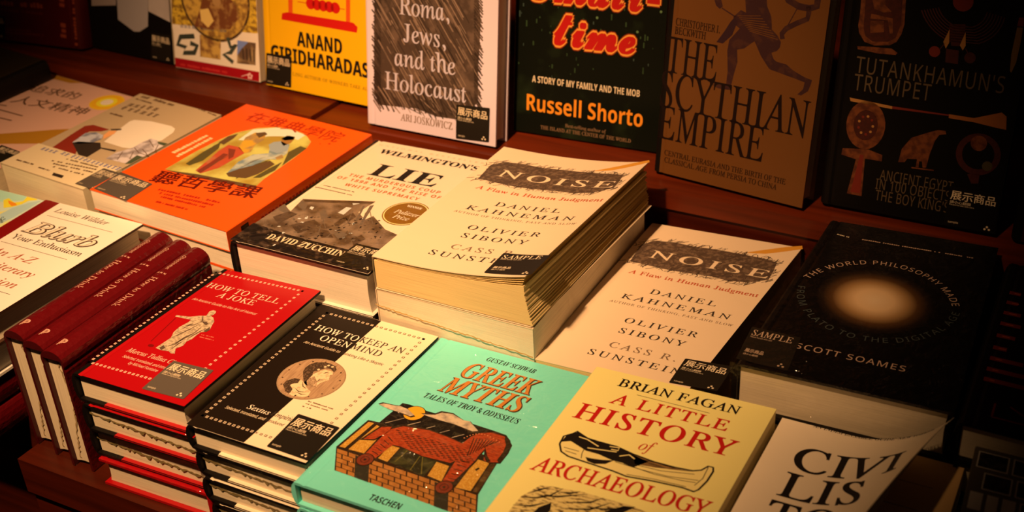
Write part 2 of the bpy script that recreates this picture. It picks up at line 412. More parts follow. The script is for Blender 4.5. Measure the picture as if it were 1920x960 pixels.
slab('tabletop', (-2.2, 0.505, TABLE - 0.035), (-0.758, RISER_Y + 0.02, TABLE), WOOD, tb)
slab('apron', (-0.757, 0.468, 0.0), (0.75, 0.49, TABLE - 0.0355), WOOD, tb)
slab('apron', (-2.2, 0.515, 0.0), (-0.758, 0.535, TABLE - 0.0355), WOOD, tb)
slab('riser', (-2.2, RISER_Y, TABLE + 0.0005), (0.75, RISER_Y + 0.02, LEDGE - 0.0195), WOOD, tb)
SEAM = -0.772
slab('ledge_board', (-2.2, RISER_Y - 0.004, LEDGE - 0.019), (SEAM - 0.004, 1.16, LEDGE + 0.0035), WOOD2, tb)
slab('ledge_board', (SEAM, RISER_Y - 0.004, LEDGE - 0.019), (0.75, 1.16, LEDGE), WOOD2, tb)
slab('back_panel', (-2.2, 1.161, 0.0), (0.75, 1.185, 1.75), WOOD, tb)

# ------------------------------------------------------------------ papers, cloths and inks
PG = mat('pages_cream', (0.80, 0.74, 0.60), 0.75, 0.15, pages=True)
PGY = mat('pages_aged', (0.78, 0.67, 0.36), 0.78, 0.15, pages=True)
PGW = mat('pages_white', (0.82, 0.78, 0.70), 0.7, 0.15, pages=True)
PGD = mat('pages_grey', (0.46, 0.42, 0.34), 0.8, 0.1, pages=True)
BLK = mat('black_cloth', (0.006, 0.005, 0.005), 0.45, 0.25)
BLKG = mat('black_gloss', (0.006, 0.0055, 0.006), 0.28, 0.3)
INK = mat('black_ink', (0.012, 0.010, 0.010), 0.55, 0.2)
INKB = mat('soft_black_ink', (0.045, 0.038, 0.034), 0.6, 0.2)
GREYINK = mat('grey_ink', (0.30, 0.25, 0.22), 0.6, 0.2)
WHT = mat('white_print', (0.82, 0.78, 0.72), 0.55, 0.25)
CRM = mat('cream_print', (0.74, 0.66, 0.52), 0.55, 0.25)
STB = mat('sticker_black', (0.014, 0.012, 0.010), 0.42, 0.3)
STSH = mat('sticker_sheen', (0.095, 0.085, 0.080), 0.42, 0.3)  # same dark sticker, with its pale sheen painted into the base colour
REDI = mat('red_ink', (0.55, 0.05, 0.03), 0.5, 0.25)
SEAMM = mat('film_weld', (0.16, 0.13, 0.06), 0.25, 0.5)

def up(px, dy): return (px[0], px[1] + dy)
def copies(B, n, name, label, group, jit=0.0025, skip=('sticker', 'shrink_wrap'), zgap=0.0004):
    """unprinted-side copies lying under the top book of a stack"""

# ================================================================== front row
def stack_below(B, n, labels, group, jx=None, jy=None, jr=None, skip=('sticker',), wrapfilm=None, first=0):
    """the copies of a book lying under it, one thing each"""
    L = B.root.location.copy(); rz = B.root.rotation_euler.z
    for k in range(n):
        dz = (k + 1) * (B.T + 0.0009)
        dx = jx[k] if jx else random.uniform(-.002, .002); dy = jy[k] if jy else random.uniform(-.001, .002)
        r = dup(B.root, (L.x + dx, L.y + dy, L.z - dz), rz + (math.radians(jr[k]) if jr else 0), labels[k], group, skip)
    return L.z - n * (B.T + 0.0009)

# ---- red hardback with a robed statue
RED = mat('scarlet_jacket', (0.37, 0.002, 0.006), 0.42, 0.35, 0.1)
z = 0.928
joke = Book('hardback_book', 'red hardback with a robed statue and dotted border, topmost of its stack', [(133, 698), (345, 762), (601, 545), (416, 503)], z, 0.0264, group='red statue hardbacks in the front row')
joke.cover(RED, BLK, BLK, BLK, flap=RED)
J = joke
def joke_art(J):
    S = mat('pale_pink_print', (0.75, 0.55, 0.48), 0.5); SR = RED
    c = [(405, 511), (567, 546), (329, 722), (167, 679)]
    J.squares(c[0], c[1], 22, S, SR); J.squares(c[3], (281, 710), 16, S, SR); J.squares(c[3], c[0], 33, S, SR); J.squares((385, 691), c[1], 22, S, SR)
    J.text('HOW TO TELL', 'serif', (384, 538.6), (520, 569), S, 0.0072, 1.05); J.text('A JOKE', 'serif', (403.6, 556), (472.7, 573), S, 0.0072, 1.05)
    J.text('An Ancient Guide to the Art of Humor', 'sansi', (359, 562), (480, 591), S, 0.0031)
    J.text('Marcus Tullius Ci', 'ital', (235.7, 659), (323, 683), S, 0.0050); J.text('Selected, translated, and intro', 'sansi', (226.6, 671), (311, 691), S, 0.0030)
    J.text('by Michael Fontaine', 'sansi', (239.6, 682), (293, 698), S, 0.0030)
    st = mat('stone_figure', (0.52, 0.44, 0.34), 0.6, noise=(420, (0.30, 0.25, 0.19), .45, .6)); dk = mat('stone_shade', (0.09, 0.06, 0.045), 0.6); X = lambda x, y: (300 + x / 7.39, 570 + y / 7.39)
    J.poly([X(*p) for p in [(660, 140), (690, 100), (740, 88), (778, 100), (770, 130), (735, 155), (700, 165), (740, 190), (752, 245), (720, 300), (690, 360), (640, 385), (560, 395), (500, 440), (440, 490), (370, 520), (320, 580), (215, 620), (205, 690), (150, 685), (120, 655), (10, 640), (-60, 610), (0, 570), (60, 530), (150, 470), (190, 390), (270, 320), (400, 250), (430, 220), (380, 210), (280, 190), (210, 175), (230, 155), (290, 165), (420, 178), (540, 165), (640, 165)]], st, 3)
    for l in ([(590, 170), (590, 230), (560, 260)], [(570, 250), (480, 290), (400, 300), (280, 360)], [(600, 300), (480, 400), (300, 500), (110, 590)], [(530, 290), (400, 360), (250, 430), (160, 470)], [(640, 340), (560, 380), (470, 430), (380, 490)], [(430, 420), (330, 470), (210, 560), (110, 590)], [(340, 510), (260, 550), (140, 640)], [(460, 270), (420, 285), (340, 310)]):
        J.line([X(*p) for p in l], 0.0013, dk, 4, taper=True)
    J.poly([X(*p) for p in [(580, 240), (650, 250), (670, 280), (640, 300), (600, 270)]], dk, 4); J.poly([X(*p) for p in [(600, 380), (690, 320), (690, 360), (640, 390)]], dk, 4); J.poly([X(*p) for p in [(-10, 610), (50, 570), (75, 610), (20, 640)]], dk, 4)
    dr = mat('deep_red', (0.16, 0.002, 0.003), 0.5)
    J.line([X(215, 195), (283, 640)], 0.0008, dr, 2); J.disc((283, 648), 0.0028, dr, 2, ry=0.0017)
    pk = mat('pink_fine_print', (0.70, 0.20, 0.15), 0.5); J.marks(X(570, 430), X(740, 468), 0.0011, pk, 16); J.marks(X(545, 460), X(740, 510), 0.0011, pk, 18)
joke_art(J)
J.done(); J.pages(PG)
J.sticker((325.5, 677), (401, 695), (265.6, 729.5), STSH, CRM, lab='small dark shop sticker with painted-in sheen and white characters')
# wrapped copies below
jc = Book('hardback_book', 'red statue hardback in clear wrap, second from the top of its stack', [(133, 698), (345, 762), (601, 545), (416, 503)], z, 0.0264, group='red statue hardbacks in the front row')
jc.cover(RED, BLK, BLK, BLK, flap=RED); jc.done(); jc.pages(PG); jc.wrap(seam=SEAMM)
jl = ['red statue hardback in clear wrap, third from the top of its stack', 'red statue hardback turned spine to the right, bottom of its stack']
L = jc.root.location.copy(); dzj = (z - 0.0264 - TABLE - 0.0006) / 3
jc.root.location = (L.x + .004, L.y - .0015, L.z - dzj)
dup(jc.root, (L.x + .001, L.y + .001, L.z - 2 * dzj), None, jl[0], jc.root['group'])
jb = Book('hardback_book', jl[1], [(133, 698), (345, 762), (601, 545), (416, 503)], z, 0.0264, group='red statue hardbacks in the front row')
jb.cover(RED, RED, RED, RED, side='R'); jb.done(); jb.pages(PG, side='R'); jb.wrap(seam=None)
jb.root.location = (L.x + .006, L.y - .002, L.z - 3 * dzj)

# ---- black and white hardback with a portrait medallion
z = 0.914; PW = mat('ivory_jacket', (0.82, 0.74, 0.60), 0.45, 0.3, 0.08); PB = mat('brownblack_jacket', (0.012, 0.008, 0.006), 0.4, 0.35, 0.1)
Q = [(348, 795), (573, 868), (822, 631), (600, 570)]
def mind_body(B):
    B.cover(PW, BLK, BLK, BLK, flap=PW)
mind = Book('hardback_book', 'half black, half ivory hardback with an engraved portrait medallion, topmost of its stack', Q, z, 0.0228, group='black and ivory medallion hardbacks')
mind_body(mind); M = mind
ua = M.uv((710.5, 606)); ub = M.uv((456, 831))
M.poly([(0.0005, 0.0002), (ub[0], 0.0002), (ua[0], M.h - .0002), (0.0005, M.h - .0002)], PB, 1, px=False)
us = (ua[0] + ub[0]) / 2
G1 = mat('silver_print', (0.55, 0.47, 0.38), 0.5); G2 = mat('taupe_print', (0.20, 0.14, 0.10), 0.5)
mm1 = lambda c: G1 if c[0] < us else G2; mm2 = lambda c: PB if c[0] < us else PW
c4 = [(613, 587), (794, 636), (560, 842), (380, 779)]
M.squares(c4[0], c4[1], 22, mm1, mm2, .0022, 3); M.squares(c4[3], c4[0], 33, mm1, mm2, .0022, 3); M.squares(c4[3], (507, 820), 16, mm1, mm2, .0022, 3); M.squares((622, 793), c4[1], 22, mm1, mm2, .0022, 3)
for t, p0, p1, m in (('HOW TO', (588, 619), (667.5, 640), WHT), ('KEEP AN', (671, 641), (753.5, 663), INKB), ('OPEN', (597, 637.5), (652, 653), WHT), ('MIND', (655, 653.5), (710.5, 669), INKB)): M.text(t, 'serif', p0, p1, m, 0.0074, 1.05, 4)
M.text('An Ancient Guide to', 'sansi', (568.5, 643), (636, 662), CRM, .0031, 1, 4); M.text('Thinking Like a Skeptic', 'sansi', (638, 663), (717, 686.5), INKB, .0031, 1, 4)
md = mat('medallion', (0.40, 0.285, 0.19), 0.55, noise=(1, (0.30, 0.20, 0.13), .45, .6, (900, 60, 1))); ctr = M.uv((583.8, 710.5))
e1 = M.uv((519, 721)); rr = math.dist(ctr, M.uv((649, 701)))
M.disc(ctr, rr, mat('medallion_rim', (0.30, 0.22, 0.15), .5), 4, 40, px=False); M.disc(ctr, rr * .965, md, 5, 40, px=False)
X = lambda x, y: (500 + x / 8, 660 + y / 8); hd = mat('engraved_dark', (0.045, 0.028, 0.018), .6, noise=(700, (0.14, 0.09, 0.06), .5, .62)); hc = mat('engraved_light', (0.72, 0.60, 0.42), .6, noise=(500, (0.5, 0.38, 0.25), .5, .66))
M.poly([X(*p) for p in [(245, 490), (330, 415), (430, 400), (520, 420), (570, 470), (600, 540), (660, 600), (620, 670), (540, 680), (380, 660), (280, 590)]], hc, 6)
M.poly([X(*p) for p in [(245, 490), (300, 430), (420, 398), (510, 412), (470, 470), (390, 480), (350, 500), (390, 560), (330, 630), (280, 590)]], hd, 7)
M.poly([X(*p) for p in [(560, 400), (700, 330), (880, 270), (1000, 300), (990, 345), (950, 350), (935, 425), (890, 440), (860, 450), (800, 470), (740, 530), (640, 520), (560, 470)]], hc, 7)
M.poly([X(*p) for p in [(560, 470), (548, 380), (545, 300), (580, 240), (650, 190), (740, 160), (860, 160), (960, 180), (1030, 220), (1050, 270), (1010, 310), (960, 260), (880, 250), (790, 280), (700, 300), (690, 350), (640, 400), (600, 440), (610, 510), (590, 500)]], hd, 8)
M.poly([X(*p) for p in [(560, 460), (640, 400), (720, 370), (760, 460), (740, 530), (650, 525), (590, 500)]], mat('engraved_beard', (0.25, 0.17, 0.11), .6, noise=(800, (.5, .38, .26), .45, .6)), 8)
for l in ([(850, 330), (890, 315), (940, 320)], [(870, 355), (905, 350)], [(740, 460), (790, 425), (860, 430)], [(800, 450), (850, 440)], [(760, 300), (700, 340)]): M.line([X(*p) for p in l], .0011, hd, 9, taper=True)
for q in ((780, 270), (880, 230), (930, 210), (990, 230), (820, 300)): M.disc(X(*q), .0011, hc, 9, 8)
for l in ([(350, 520), (375, 570), (340, 630)], [(420, 540), (480, 600), (600, 610)], [(540, 450), (545, 520), (600, 560)], [(430, 600), (520, 640), (600, 640)], [(300, 520), (320, 600)]): M.line([X(*p) for p in l], .0009, hd, 8, taper=True)
for k in range(14):
    a = math.radians(200 - k * 26); M.disc((ctr[0] + rr * .86 * math.cos(a), ctr[1] + rr * .86 * math.sin(a)), .0008, hd, 6, 6, px=False)
M.marks(X(615, 745), X(990, 865), .0013, G2, 20, 4); M.marks(X(580, 780), X(910, 885), .0013, G2, 18, 4); M.marks(X(530, 820), X(665, 858), .0013, G2, 8, 4)
M.text('Sextus', 'ital', (461, 766), (503, 778), WHT, .0050, 1, 4); M.text('Empiric', 'ital', (506, 778.5), (547, 791), INKB, .0050, 1, 4)
M.text('Selected, translated, and', 'sansi', (421.7, 765), (494.6, 789), CRM, .0030, 1, 4); M.text('introduced', 'sansi', (495.6, 789), (530, 799.6), INKB, .0030, 1, 4)
M.done(); M.pages(PG)
M.sticker((559.4, 776.4), (637.5, 802.4), (499.5, 837.6), STB, CRM)
mc = Book('hardback_book', 'black and ivory medallion hardback in clear wrap, second from the top of its stack', Q, z, 0.0228, group='black and ivory medallion hardbacks')
mind_body(mc); mc.done(); mc.pages(PG); mc.wrap(seam=SEAMM)
L = mc.root.location.copy(); dz = (z - 0.0228 - TABLE - 0.0006) / 3
mc.root.location = (L.x + .0035, L.y + .0005, L.z - dz)
dup(mc.root, (L.x + .006, L.y - .001, L.z - 2 * dz), None, 'black and ivory medallion hardback in clear wrap, third from the top of its stack', mc.root['group'])
dup(mc.root, (L.x + .010, L.y - .001, L.z - 3 * dz), None, 'black and ivory medallion hardback in clear wrap, lowest of its stack', mc.root['group'])

# ---- turquoise hardback with a brick-red wooden horse
z = 0.911; TQ = mat('turquoise_cover', A(118, 184, 146, .92), 0.42, 0.4, 0.12)
zc = z; Vc = lambda x, y: Vector((x, y, zc))
kG = (CAM.z - z) / .553
QG = [Vc(-.4637 * kG, .4632 * kG), Vc(-.3125 * kG, .4640 * kG), Vc(-.3120 * kG, .6550 * kG), Vc(-.4632 * kG, .6534 * kG)]
def greek_body(G): G.cover(TQ, TQ, TQ, TQ)
greek = Book('hardback_book', 'turquoise hardback with a brick-red wooden horse over a city wall, topmost of its stack', QG, z, 0.0222, group='turquoise horse hardbacks')
G = greek; greek_body(G)
GOLD = mat('gold_lettering', (0.55, 0.22, 0.035), 0.32, 0.6); 
G.text('GUSTAV SCHWAB', 'bital', (911, 676), (1001, 701), INK, .0052, 1, 4)
for t, p0, p1, hh in (('GREEK', (861, 704), (994, 742), .0190), ('MYTHS', (821, 731), (972, 775), .0190)):
    G.text(t, 'bitalfat', (p0[0] - .8, p0[1] + .8), (p1[0] + 1, p1[1] + 1.2), mat('gold_shadow', (.05, .025, .01), .5), hh, 1, 3); G.text(t, 'bital', p0, p1, GOLD, hh, 1, 4)
G.text('TALES OF TROY & ODYSSEUS', 'bital', (794, 744), (969.6, 796.5), INK, .0058, 1, 4)
G.text('TASCHEN', 'sansb', (689.6, 936.6), (747, 956), INK, .0056, 1, 4)
X = lambda x, y: (480 + x / 3.84, 710 + y / 3.84); p = lambda m, l, pts: G.poly([X(*q) for q in pts], m, l)
OCH = mat('ochre_top', (0.50, 0.27, 0.035), .5, noise=(900, (0.62, 0.42, 0.10), .5, .58)); BRK = mat('brick_print', (0.42, 0.20, 0.05), .5, noise=(160, (.34, .15, .035), .4, .6)); DKB = mat('brown_black_print', (0.022, 0.012, 0.006), .5); HRS = mat('horse_red', (0.40, 0.065, 0.018), .5, noise=(1, (.26, .035, .01), .46, .56, (260, 900, 1)))
HR2 = mat('wheel_red', (0.18, 0.035, 0.016), .5); CLD = mat('cloud_print', (0.62, 0.55, 0.46), .5, noise=(200, (.30, .28, .27), .42, .68)); DG = mat('dark_green_print', (0.02, 0.022, 0.010), .5, noise=(120, (.05, .055, .02), .5, .6))
p(INK, 2, [(1055, 176), (1110, 188), (1240, 236), (1480, 300), (1720, 378), (1805, 408), (1600, 480), (1480, 470), (980, 350), (885, 318)])
for k in range(7):
    x0 = 930 + k * 105; y0 = 300 + k * 30; G.line([X(x0, y0 + 20), X(x0 + 150, y0 - 40 + 22)], .0005, CLD, 3)
G.disc(X(1140, 250), 0.0085, INK, 3, 28); G.disc(X(1140, 250), 0.0079, mat('sun_yellow', (0.80, 0.42, 0.02), .5), 4, 28)
for pts in ([(888, 188), (920, 180), (1000, 196), (1040, 200), (1090, 220), (1140, 265), (1110, 272), (1040, 245), (960, 222)], [(1195, 258), (1290, 262), (1340, 246), (1420, 258), (1490, 300), (1540, 310), (1600, 378), (1560, 382), (1430, 330), (1320, 300)]):
    cx_ = sum(q[0] for q in pts) / len(pts); cy_ = sum(q[1] for q in pts) / len(pts)
    p(DKB, 5, [(cx_ + (a - cx_) * 1.06, cy_ + (b - cy_) * 1.2) for a, b in pts]); p(CLD, 6, pts)
p(DKB, 3, [(578, 490), (808, 298), (900, 318), (1000, 362), (1480, 470), (1742, 600), (1600, 835), (1588, 1010), (1380, 950), (1080, 842), (565, 660)])
p(OCH, 4, [(600, 490), (812, 312), (850, 322), (640, 500)]); p(OCH, 4, [(665, 510), (870, 335), (985, 400), (830, 545), (780, 540)]); p(OCH, 4, [(880, 575), (965, 480), (1035, 500), (945, 600)])
p(DG, 4, [(955, 600), (1050, 500), (1310, 585), (1205, 705)]); p(OCH, 4, [(1235, 700), (1300, 600), (1390, 630), (1335, 742)]); p(OCH, 4, [(1435, 785), (1590, 580), (1680, 610), (1545, 810)])
p(mat('brick_shade', (.06, .035, .012), .5, noise=(200, (.12, .07, .02), .5, .6)), 4, [(1560, 815), (1690, 612), (1730, 612), (1595, 822)]); p(DKB, 5, [(1575, 655), (1605, 640), (1610, 650), (1585, 668)])
for l in ([(1190, 690), (1200, 560)], [(1110, 660), (1180, 560)], [(1000, 600), (1090, 520)]): G.line([X(*q) for q in l], .0006, mat('olive_line', (.16, .15, .03), .5), 5)
def wallpt(a, b): # along the wall front, a 0..1 left-right, b 0..1 top-bottom
    x = 580 + a * 1010; y = 500 + a * 338; return X(x - b * 10 * (1 - a) - b * 6 * a, y + b * (162 + 30 * a))
for r in range(5):
    n = 12; o_ = 0.5 if r % 2 else 0
    for k in range(-1, n):
        a0 = max(0.004, (k + o_ + .06) / n); a1 = min(0.996, (k + o_ + .94) / n)
        if a1 <= a0 + .01: continue
        b0 = (r + .07) / 5; b1 = (r + .93) / 5; G.poly([wallpt(a0, b0), wallpt(a1, b0), wallpt(a1, b1), wallpt(a0, b1)], BRK, 4)
for a0 in (.135, .70):
    G.poly([wallpt(a0, .04), wallpt(a0 + .10, .04), wallpt(a0 + .10, 1.0), wallpt(a0, 1.0)], mat('gate_dark', (.03, .03, .022), .5), 5)
horse = [[(975, 365), (1060, 345), (1250, 375), (1400, 430), (1485, 470), (1540, 425), (1610, 395), (1700, 390), (1790, 420), (1828, 485), (1800, 540), (1745, 605), (1665, 605), (1640, 590), (1645, 510), (1600, 560), (1580, 590), (1420, 745), (1345, 735), (1440, 590), (1400, 610), (1200, 560), (1040, 490), (985, 480), (860, 575), (785, 545), (930, 395)]]
for pts in horse:
    cx_ = 1280; cy_ = 510; p(DKB, 6, [(cx_ + (a - cx_) * 1.03, cy_ + (b - cy_) * 1.09) for a, b in pts]); p(HRS, 7, pts)
p(DKB, 6, [(985, 340), (900, 340), (820, 392), (745, 442), (850, 448), (960, 395)]); p(HRS, 7, [(978, 350), (905, 350), (830, 398), (775, 436), (850, 438), (950, 390)])
p(DKB, 8, [(1800, 410), (1832, 450), (1830, 490), (1800, 560), (1745, 606), (1735, 590), (1780, 530), (1800, 480), (1790, 440)]); p(DKB, 8, [(1650, 490), (1640, 560), (1660, 605), (1690, 600), (1665, 560)])
for k in range(13): G.disc(X(1500 + k * 21, 455 - 62 * math.sin((k + 2) / 15 * math.pi) + k * 1.5), .0006, mat('mane_dots', (.6, .25, .12), .5), 9, 6)
for row in range(9):
    for k in range(11):
        x = 1010 + k * 48 + row * 12; y = 372 + k * 14 + row * 16
        if y > 345 + (x - 960) * 0.50 + 130 or x > 1560 or y > 600: continue
        G.line([X(x, y), X(x + 26, y + 8)], .0007, DKB, 8)
for k in range(9): G.line([X(1520 + k * 20, 560 - k * 10), X(1570 + k * 22, 430 + k * 3)], .0007, DKB, 8)
for k in range(5): 
    G.line([X(950 - k * 28, 420 + k * 26), X(985 - k * 26, 455 + k * 24)], .0007, DKB, 8); G.line([X(1470 - k * 22, 590 + k * 32), X(1540 - k * 26, 610 + k * 30)], .0007, DKB, 8)
for c in ((785, 586), (1354, 785)):
    G.disc(X(*c), .0066, DKB, 9, 24); G.disc(X(*c), .0058, HR2, 10, 24); G.disc(X(*c), .0034, mat('wheel_dark', (.07, .015, .008), .5), 11, 16, hole=.8); G.disc(X(*c), .0011, DKB, 11, 10)
G.done(); G.pages(PG)
G.wrap(gap=.0008)
gc = Book('hardback_book', 'turquoise hardback in clear wrap directly under the turquoise horse book', QG, z, 0.0222, group='turquoise horse hardbacks')
greek_body(gc); gc.done(); gc.pages(PG); gc.wrap(gap=.0008)
L = gc.root.location.copy(); dz = (z - .0222 - TABLE - .0006) / 3
gc.root.location = (L.x + .0012, L.y - .0005, L.z - dz)
dup(gc.root, (L.x + .002, L.y + .001, L.z - 2 * dz), None, 'turquoise hardback, third down in the stack under the horse picture', gc.root['group'])
dup(gc.root, (L.x + .001, L.y, L.z - 3 * dz), None, 'turquoise hardback, lowest in the stack under the horse picture', gc.root['group'])

# ---- yellow-cream paperback with a mummy case
z = 0.932; YC = mat('straw_cover', A(232, 168, 74, .90), 0.5, 0.3, 0.05)
fr = onz((1346, 960), z); bl = onz((1118, 687), z); br = onz((1456, 767), z); l9 = onz((915, 950), z)
dirL = (l9 - bl).normalized(); dirR = (fr - br).normalized()
QH = [bl + dirL * .198, br + dirR * .198, br, bl]
hist = Book('paperback_book', 'straw-yellow paperback with a drawn mummy case and red lettering', QH, z, 0.0276, cat='book')
H = hist; H.cover(YC, YC, YC, YC, kind='soft', board=.0006)
RD = mat('crimson_ink', (0.50, 0.012, 0.010), .5)
H.text('BRIAN FAGAN', 'serifb', (1157.4, 723), (1382.7, 777.7), INK, .0092, 1.05, 3)
H.line([(1194, 740.5), (1330.6, 775)], .0004, INKB, 3)
H.text('A LITTLE', 'serifb', (1140.5, 755.6), (1360.6, 807.7), RD, .0118, 1.15, 3); H.text('HISTORY', 'serifb', (1073, 781.6), (1369.7, 857), RD, .0172, 1.1, 3)
H.text('of', 'ital', (1195, 842), (1222, 849.5), RD, .0105, 1, 3); H.text('ARCHAEOLOGY', 'serifb', (991, 882), (1323, 966), RD, .0142, 1.0, 3)
X = lambda x, y: (940 + x / 3.84, 710 + y / 3.84)
cs = [(420, 470), (450, 415), (520, 395), (545, 380), (620, 430), (700, 455), (830, 490), (950, 545), (1100, 600), (1250, 640), (1380, 665), (1440, 660), (1490, 632), (1525, 640), (1525, 670), (1480, 740), (1420, 800), (1385, 815), (1300, 785), (1100, 740), (900, 705), (800, 665), (600, 600), (480, 560), (430, 525), (420, 470)]
H.poly([X(*q) for q in cs[:-1]], mat('case_cream', A(222, 160, 72, .9), .5), 2); H.line([X(*q) for q in cs], .0013, INK, 4)
H.poly([X(*q) for q in [(430, 455), (470, 410), (545, 385), (620, 430), (700, 458), (830, 492), (950, 550), (1060, 600), (950, 640), (880, 610), (800, 590), (700, 545), (610, 520), (500, 450)]], INK, 3)
H.poly([X(*q) for q in [(950, 550), (1100, 605), (1250, 645), (1380, 672), (1100, 640), (960, 615)]], mat('hatch_dark', (.07, .045, .02), .5, noise=(1, (.4, .25, .09), .5, .6, (60, 1500, 1))), 3)
H.poly([X(*q) for q in [(605, 565), (650, 575), (720, 585), (810, 590), (750, 615), (670, 615), (620, 595)]], INK, 3)
for l in ([(600, 500), (580, 540), (575, 575)], [(460, 520), (540, 545)], [(450, 495), (560, 525)], [(880, 612), (1100, 690), (1300, 735), (1400, 750)], [(1490, 640), (1450, 720), (1390, 770)], [(960, 620), (1150, 665), (1390, 690)], [(820, 600), (1000, 655), (1200, 705), (1420, 735)], [(900, 690), (1100, 725), (1330, 780)]): H.line([X(*q) for q in l], .0005, INK, 4)
for l in ([(560, 420), (620, 440), (700, 490)], [(620, 500), (760, 520), (830, 530)], [(780, 490), (850, 500), (840, 520), (790, 510)], [(850, 560), (920, 550), (960, 580)]): H.line([X(*q) for q in l], .0009, mat('case_cream', (1, 1, 1), .5), 5)
X2 = lambda x, y: (940 + x / 4.571, 820 + y / 4.571)
H.poly([X2(*q) for q in [(165, 510), (330, 415), (430, 420), (520, 440), (700, 470), (900, 530), (1100, 580), (1240, 640), (1200, 760), (0, 760), (60, 640)]], mat('dune_cream', A(205, 145, 65, .9), .5, noise=(1, (.12, .08, .03), .53, .60, (180, 700, 1))), 2)
for l in ([(170, 515), (300, 520), (420, 500), (530, 440)], [(310, 500), (480, 510), (740, 490)], [(500, 610), (760, 620), (950, 560)], [(720, 600), (900, 620), (1140, 600)], [(100, 580), (250, 590), (400, 560)], [(230, 480), (330, 450), (430, 425)], [(560, 560), (760, 560), (880, 520)], [(480, 470), (600, 480), (680, 465)]): H.line([X2(*q) for q in l], .0017, INK, 4, taper=True)
H.poly([X2(*q) for q in [(280, 640), (320, 600), (430, 560), (420, 620), (380, 680), (300, 700)]], INK, 4); H.poly([X2(*q) for q in [(880, 640), (1050, 590), (1150, 600), (1060, 640), (980, 680)]], INK, 4)
H.done(); H.pages(PGY, inset=.0003, board=.0006, concave=0)
hb = Book('paperback_book', 'straw-yellow paperback directly under the mummy case book', QH, z, 0.0276, group='straw-yellow paperbacks under the mummy case book')
hb.cover(YC, YC, YC, YC, kind='soft', board=.0006); hb.done(); hb.pages(PGY, inset=.0003, board=.0006, concave=0)
L = hb.root.location.copy(); dz = (z - .0276 - TABLE - .0006) / 3
hb.root.location = (L.x + .002, L.y - .001, L.z - dz)
dup(hb.root, (L.x + .001, L.y, L.z - 2 * dz), None, 'straw-yellow paperback third down under the mummy case book', hb.root['group'])
dup(hb.root, (L.x + .002, L.y - .001, L.z - 3 * dz), None, 'straw-yellow paperback lowest under the mummy case book', hb.root['group'])

# ---- white paperback whose front cover curls up
z = 0.921
bl = onz((1467, 783), z); dl = (onz((1370, 960), z) - bl).normalized(); w_ = .131; h_ = .2
xr = Vector((1, 0.01, 0)).normalized()
QC = [bl + dl * h_, bl + dl * h_ + xr * w_, bl + xr * w_, bl]
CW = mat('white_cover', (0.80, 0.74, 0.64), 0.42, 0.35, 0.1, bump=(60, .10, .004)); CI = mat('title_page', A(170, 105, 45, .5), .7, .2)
civ = Book('paperback_book', 'white paperback with tall black capitals and a front cover curling up off its title page', QC, z, 0.0248)
C_ = civ; C_.maxl = .006
civ_flat = None
def civ_curl(u, v, zz):
    if zz < C_.T - .0005: return u, v, zz
    t = max(0.0, v / C_.h); th = 1.0 + (1 - t) * .95; d = .013 + (1 - t) * .037; r = d / (th - math.sin(th)); L_ = r * th
    s0 = C_.w - L_; x = u - s0
    if x <= 0: 
        return u, v, zz
    a = x / r; lay = zz - C_.T
    return s0 + (r - lay) * math.sin(a), v, C_.T + r - (r - lay) * math.cos(a)
C_.fd = civ_curl
mb = C_.cv; nu, nv = 40, 24; 
top = [[C_.P(C_.w * a / nu, C_.h * b / nv, C_.T) for b in range(nv + 1)] for a in range(nu + 1)]
und = [[C_.P(C_.w * a / nu, C_.h * b / nv, C_.T - .0004) for b in range(nv + 1)] for a in range(nu + 1)]
mb.grid(top, CW); mb.grid(und, mat('cover_inside', (.62, .52, .36), .5), flip=True)
for g in ([top[-1], und[-1]], [[r[-1] for r in top], [r[-1] for r in und]], [[r[0] for r in top], [r[0] for r in und]]): mb.grid(g, CW)
X = lambda x, y: (1420 + x / 3.84, 710 + y / 3.84)
CT = .0235
def civt(t, v, h, u0, u1, m=INK, sty='serifb', tr=1.0, lay=2): C_.text(t, sty, (u0, v), (u1, v), m, h, tr, lay, px=False, res=4)
for t, p0, p1 in (('CIVI', X(235, 640), X(1060, 540)), ('LIS', X(118, 878), X(735, 850)), ('TO', X(5, 1075), X(520, 1090))):
    q0, q1 = C_.uv(p0), C_.uv(p1); civt(t, (q0[1] + q1[1]) / 2 if t != 'CIVI' else q0[1], .0245, q0[0], q1[0])
vq = C_.uv(X(600, 400))[1]; uq = C_.uv(X(375, 395))[0]
civt("'AN INDISPENSABLE GUIDE' NEW YORKER", vq, .0032, uq, uq + .090, sty='bital')
C_.done('front_cover')
C_.fd = None; C_.maxl = None
mb = MB(); Tt = C_.T - .0016; save = C_.T
pl = lambda u, v: C_.P(u, v, Tt)
mb2 = MB()
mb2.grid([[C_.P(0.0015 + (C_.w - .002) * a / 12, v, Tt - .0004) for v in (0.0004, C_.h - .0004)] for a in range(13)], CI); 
C_.T = Tt - .0004; tm = mat('title_print', (.05, .03, .02), .6)
for y, x0, x1 in ((.170, .055, .115), (.145, .055, .110)): C_.rect(x0, y, x1, y + .0004, tm, 1, mb=mb2)
for k in range(4): C_.marks((.058, .128 - k * .0072), (.096, .128 - k * .0072), .0026, tm, 12, 1, px=False, mb=mb2)
for k, tx_ in enumerate(('due to', 'his', 'the book')): C_.text(tx_, 'serifb', (.100 - .004 * (k == 2), .128 - k * .0072), (.100 + (.013, .007, .016)[k], .128 - k * .0072), tm, .0030, 1, 1, px=False, mb=mb2)
C_.T = save
mb2.build('title_page', C_.root)
mb = MB(); mb.box((0.0012, 0.0004, .0006), (C_.w - .0004, C_.h - .0004, Tt - .0010), PGY)
mb.v = [C_.P(*p) for p in mb.v]; mb.build('page_block', C_.root)
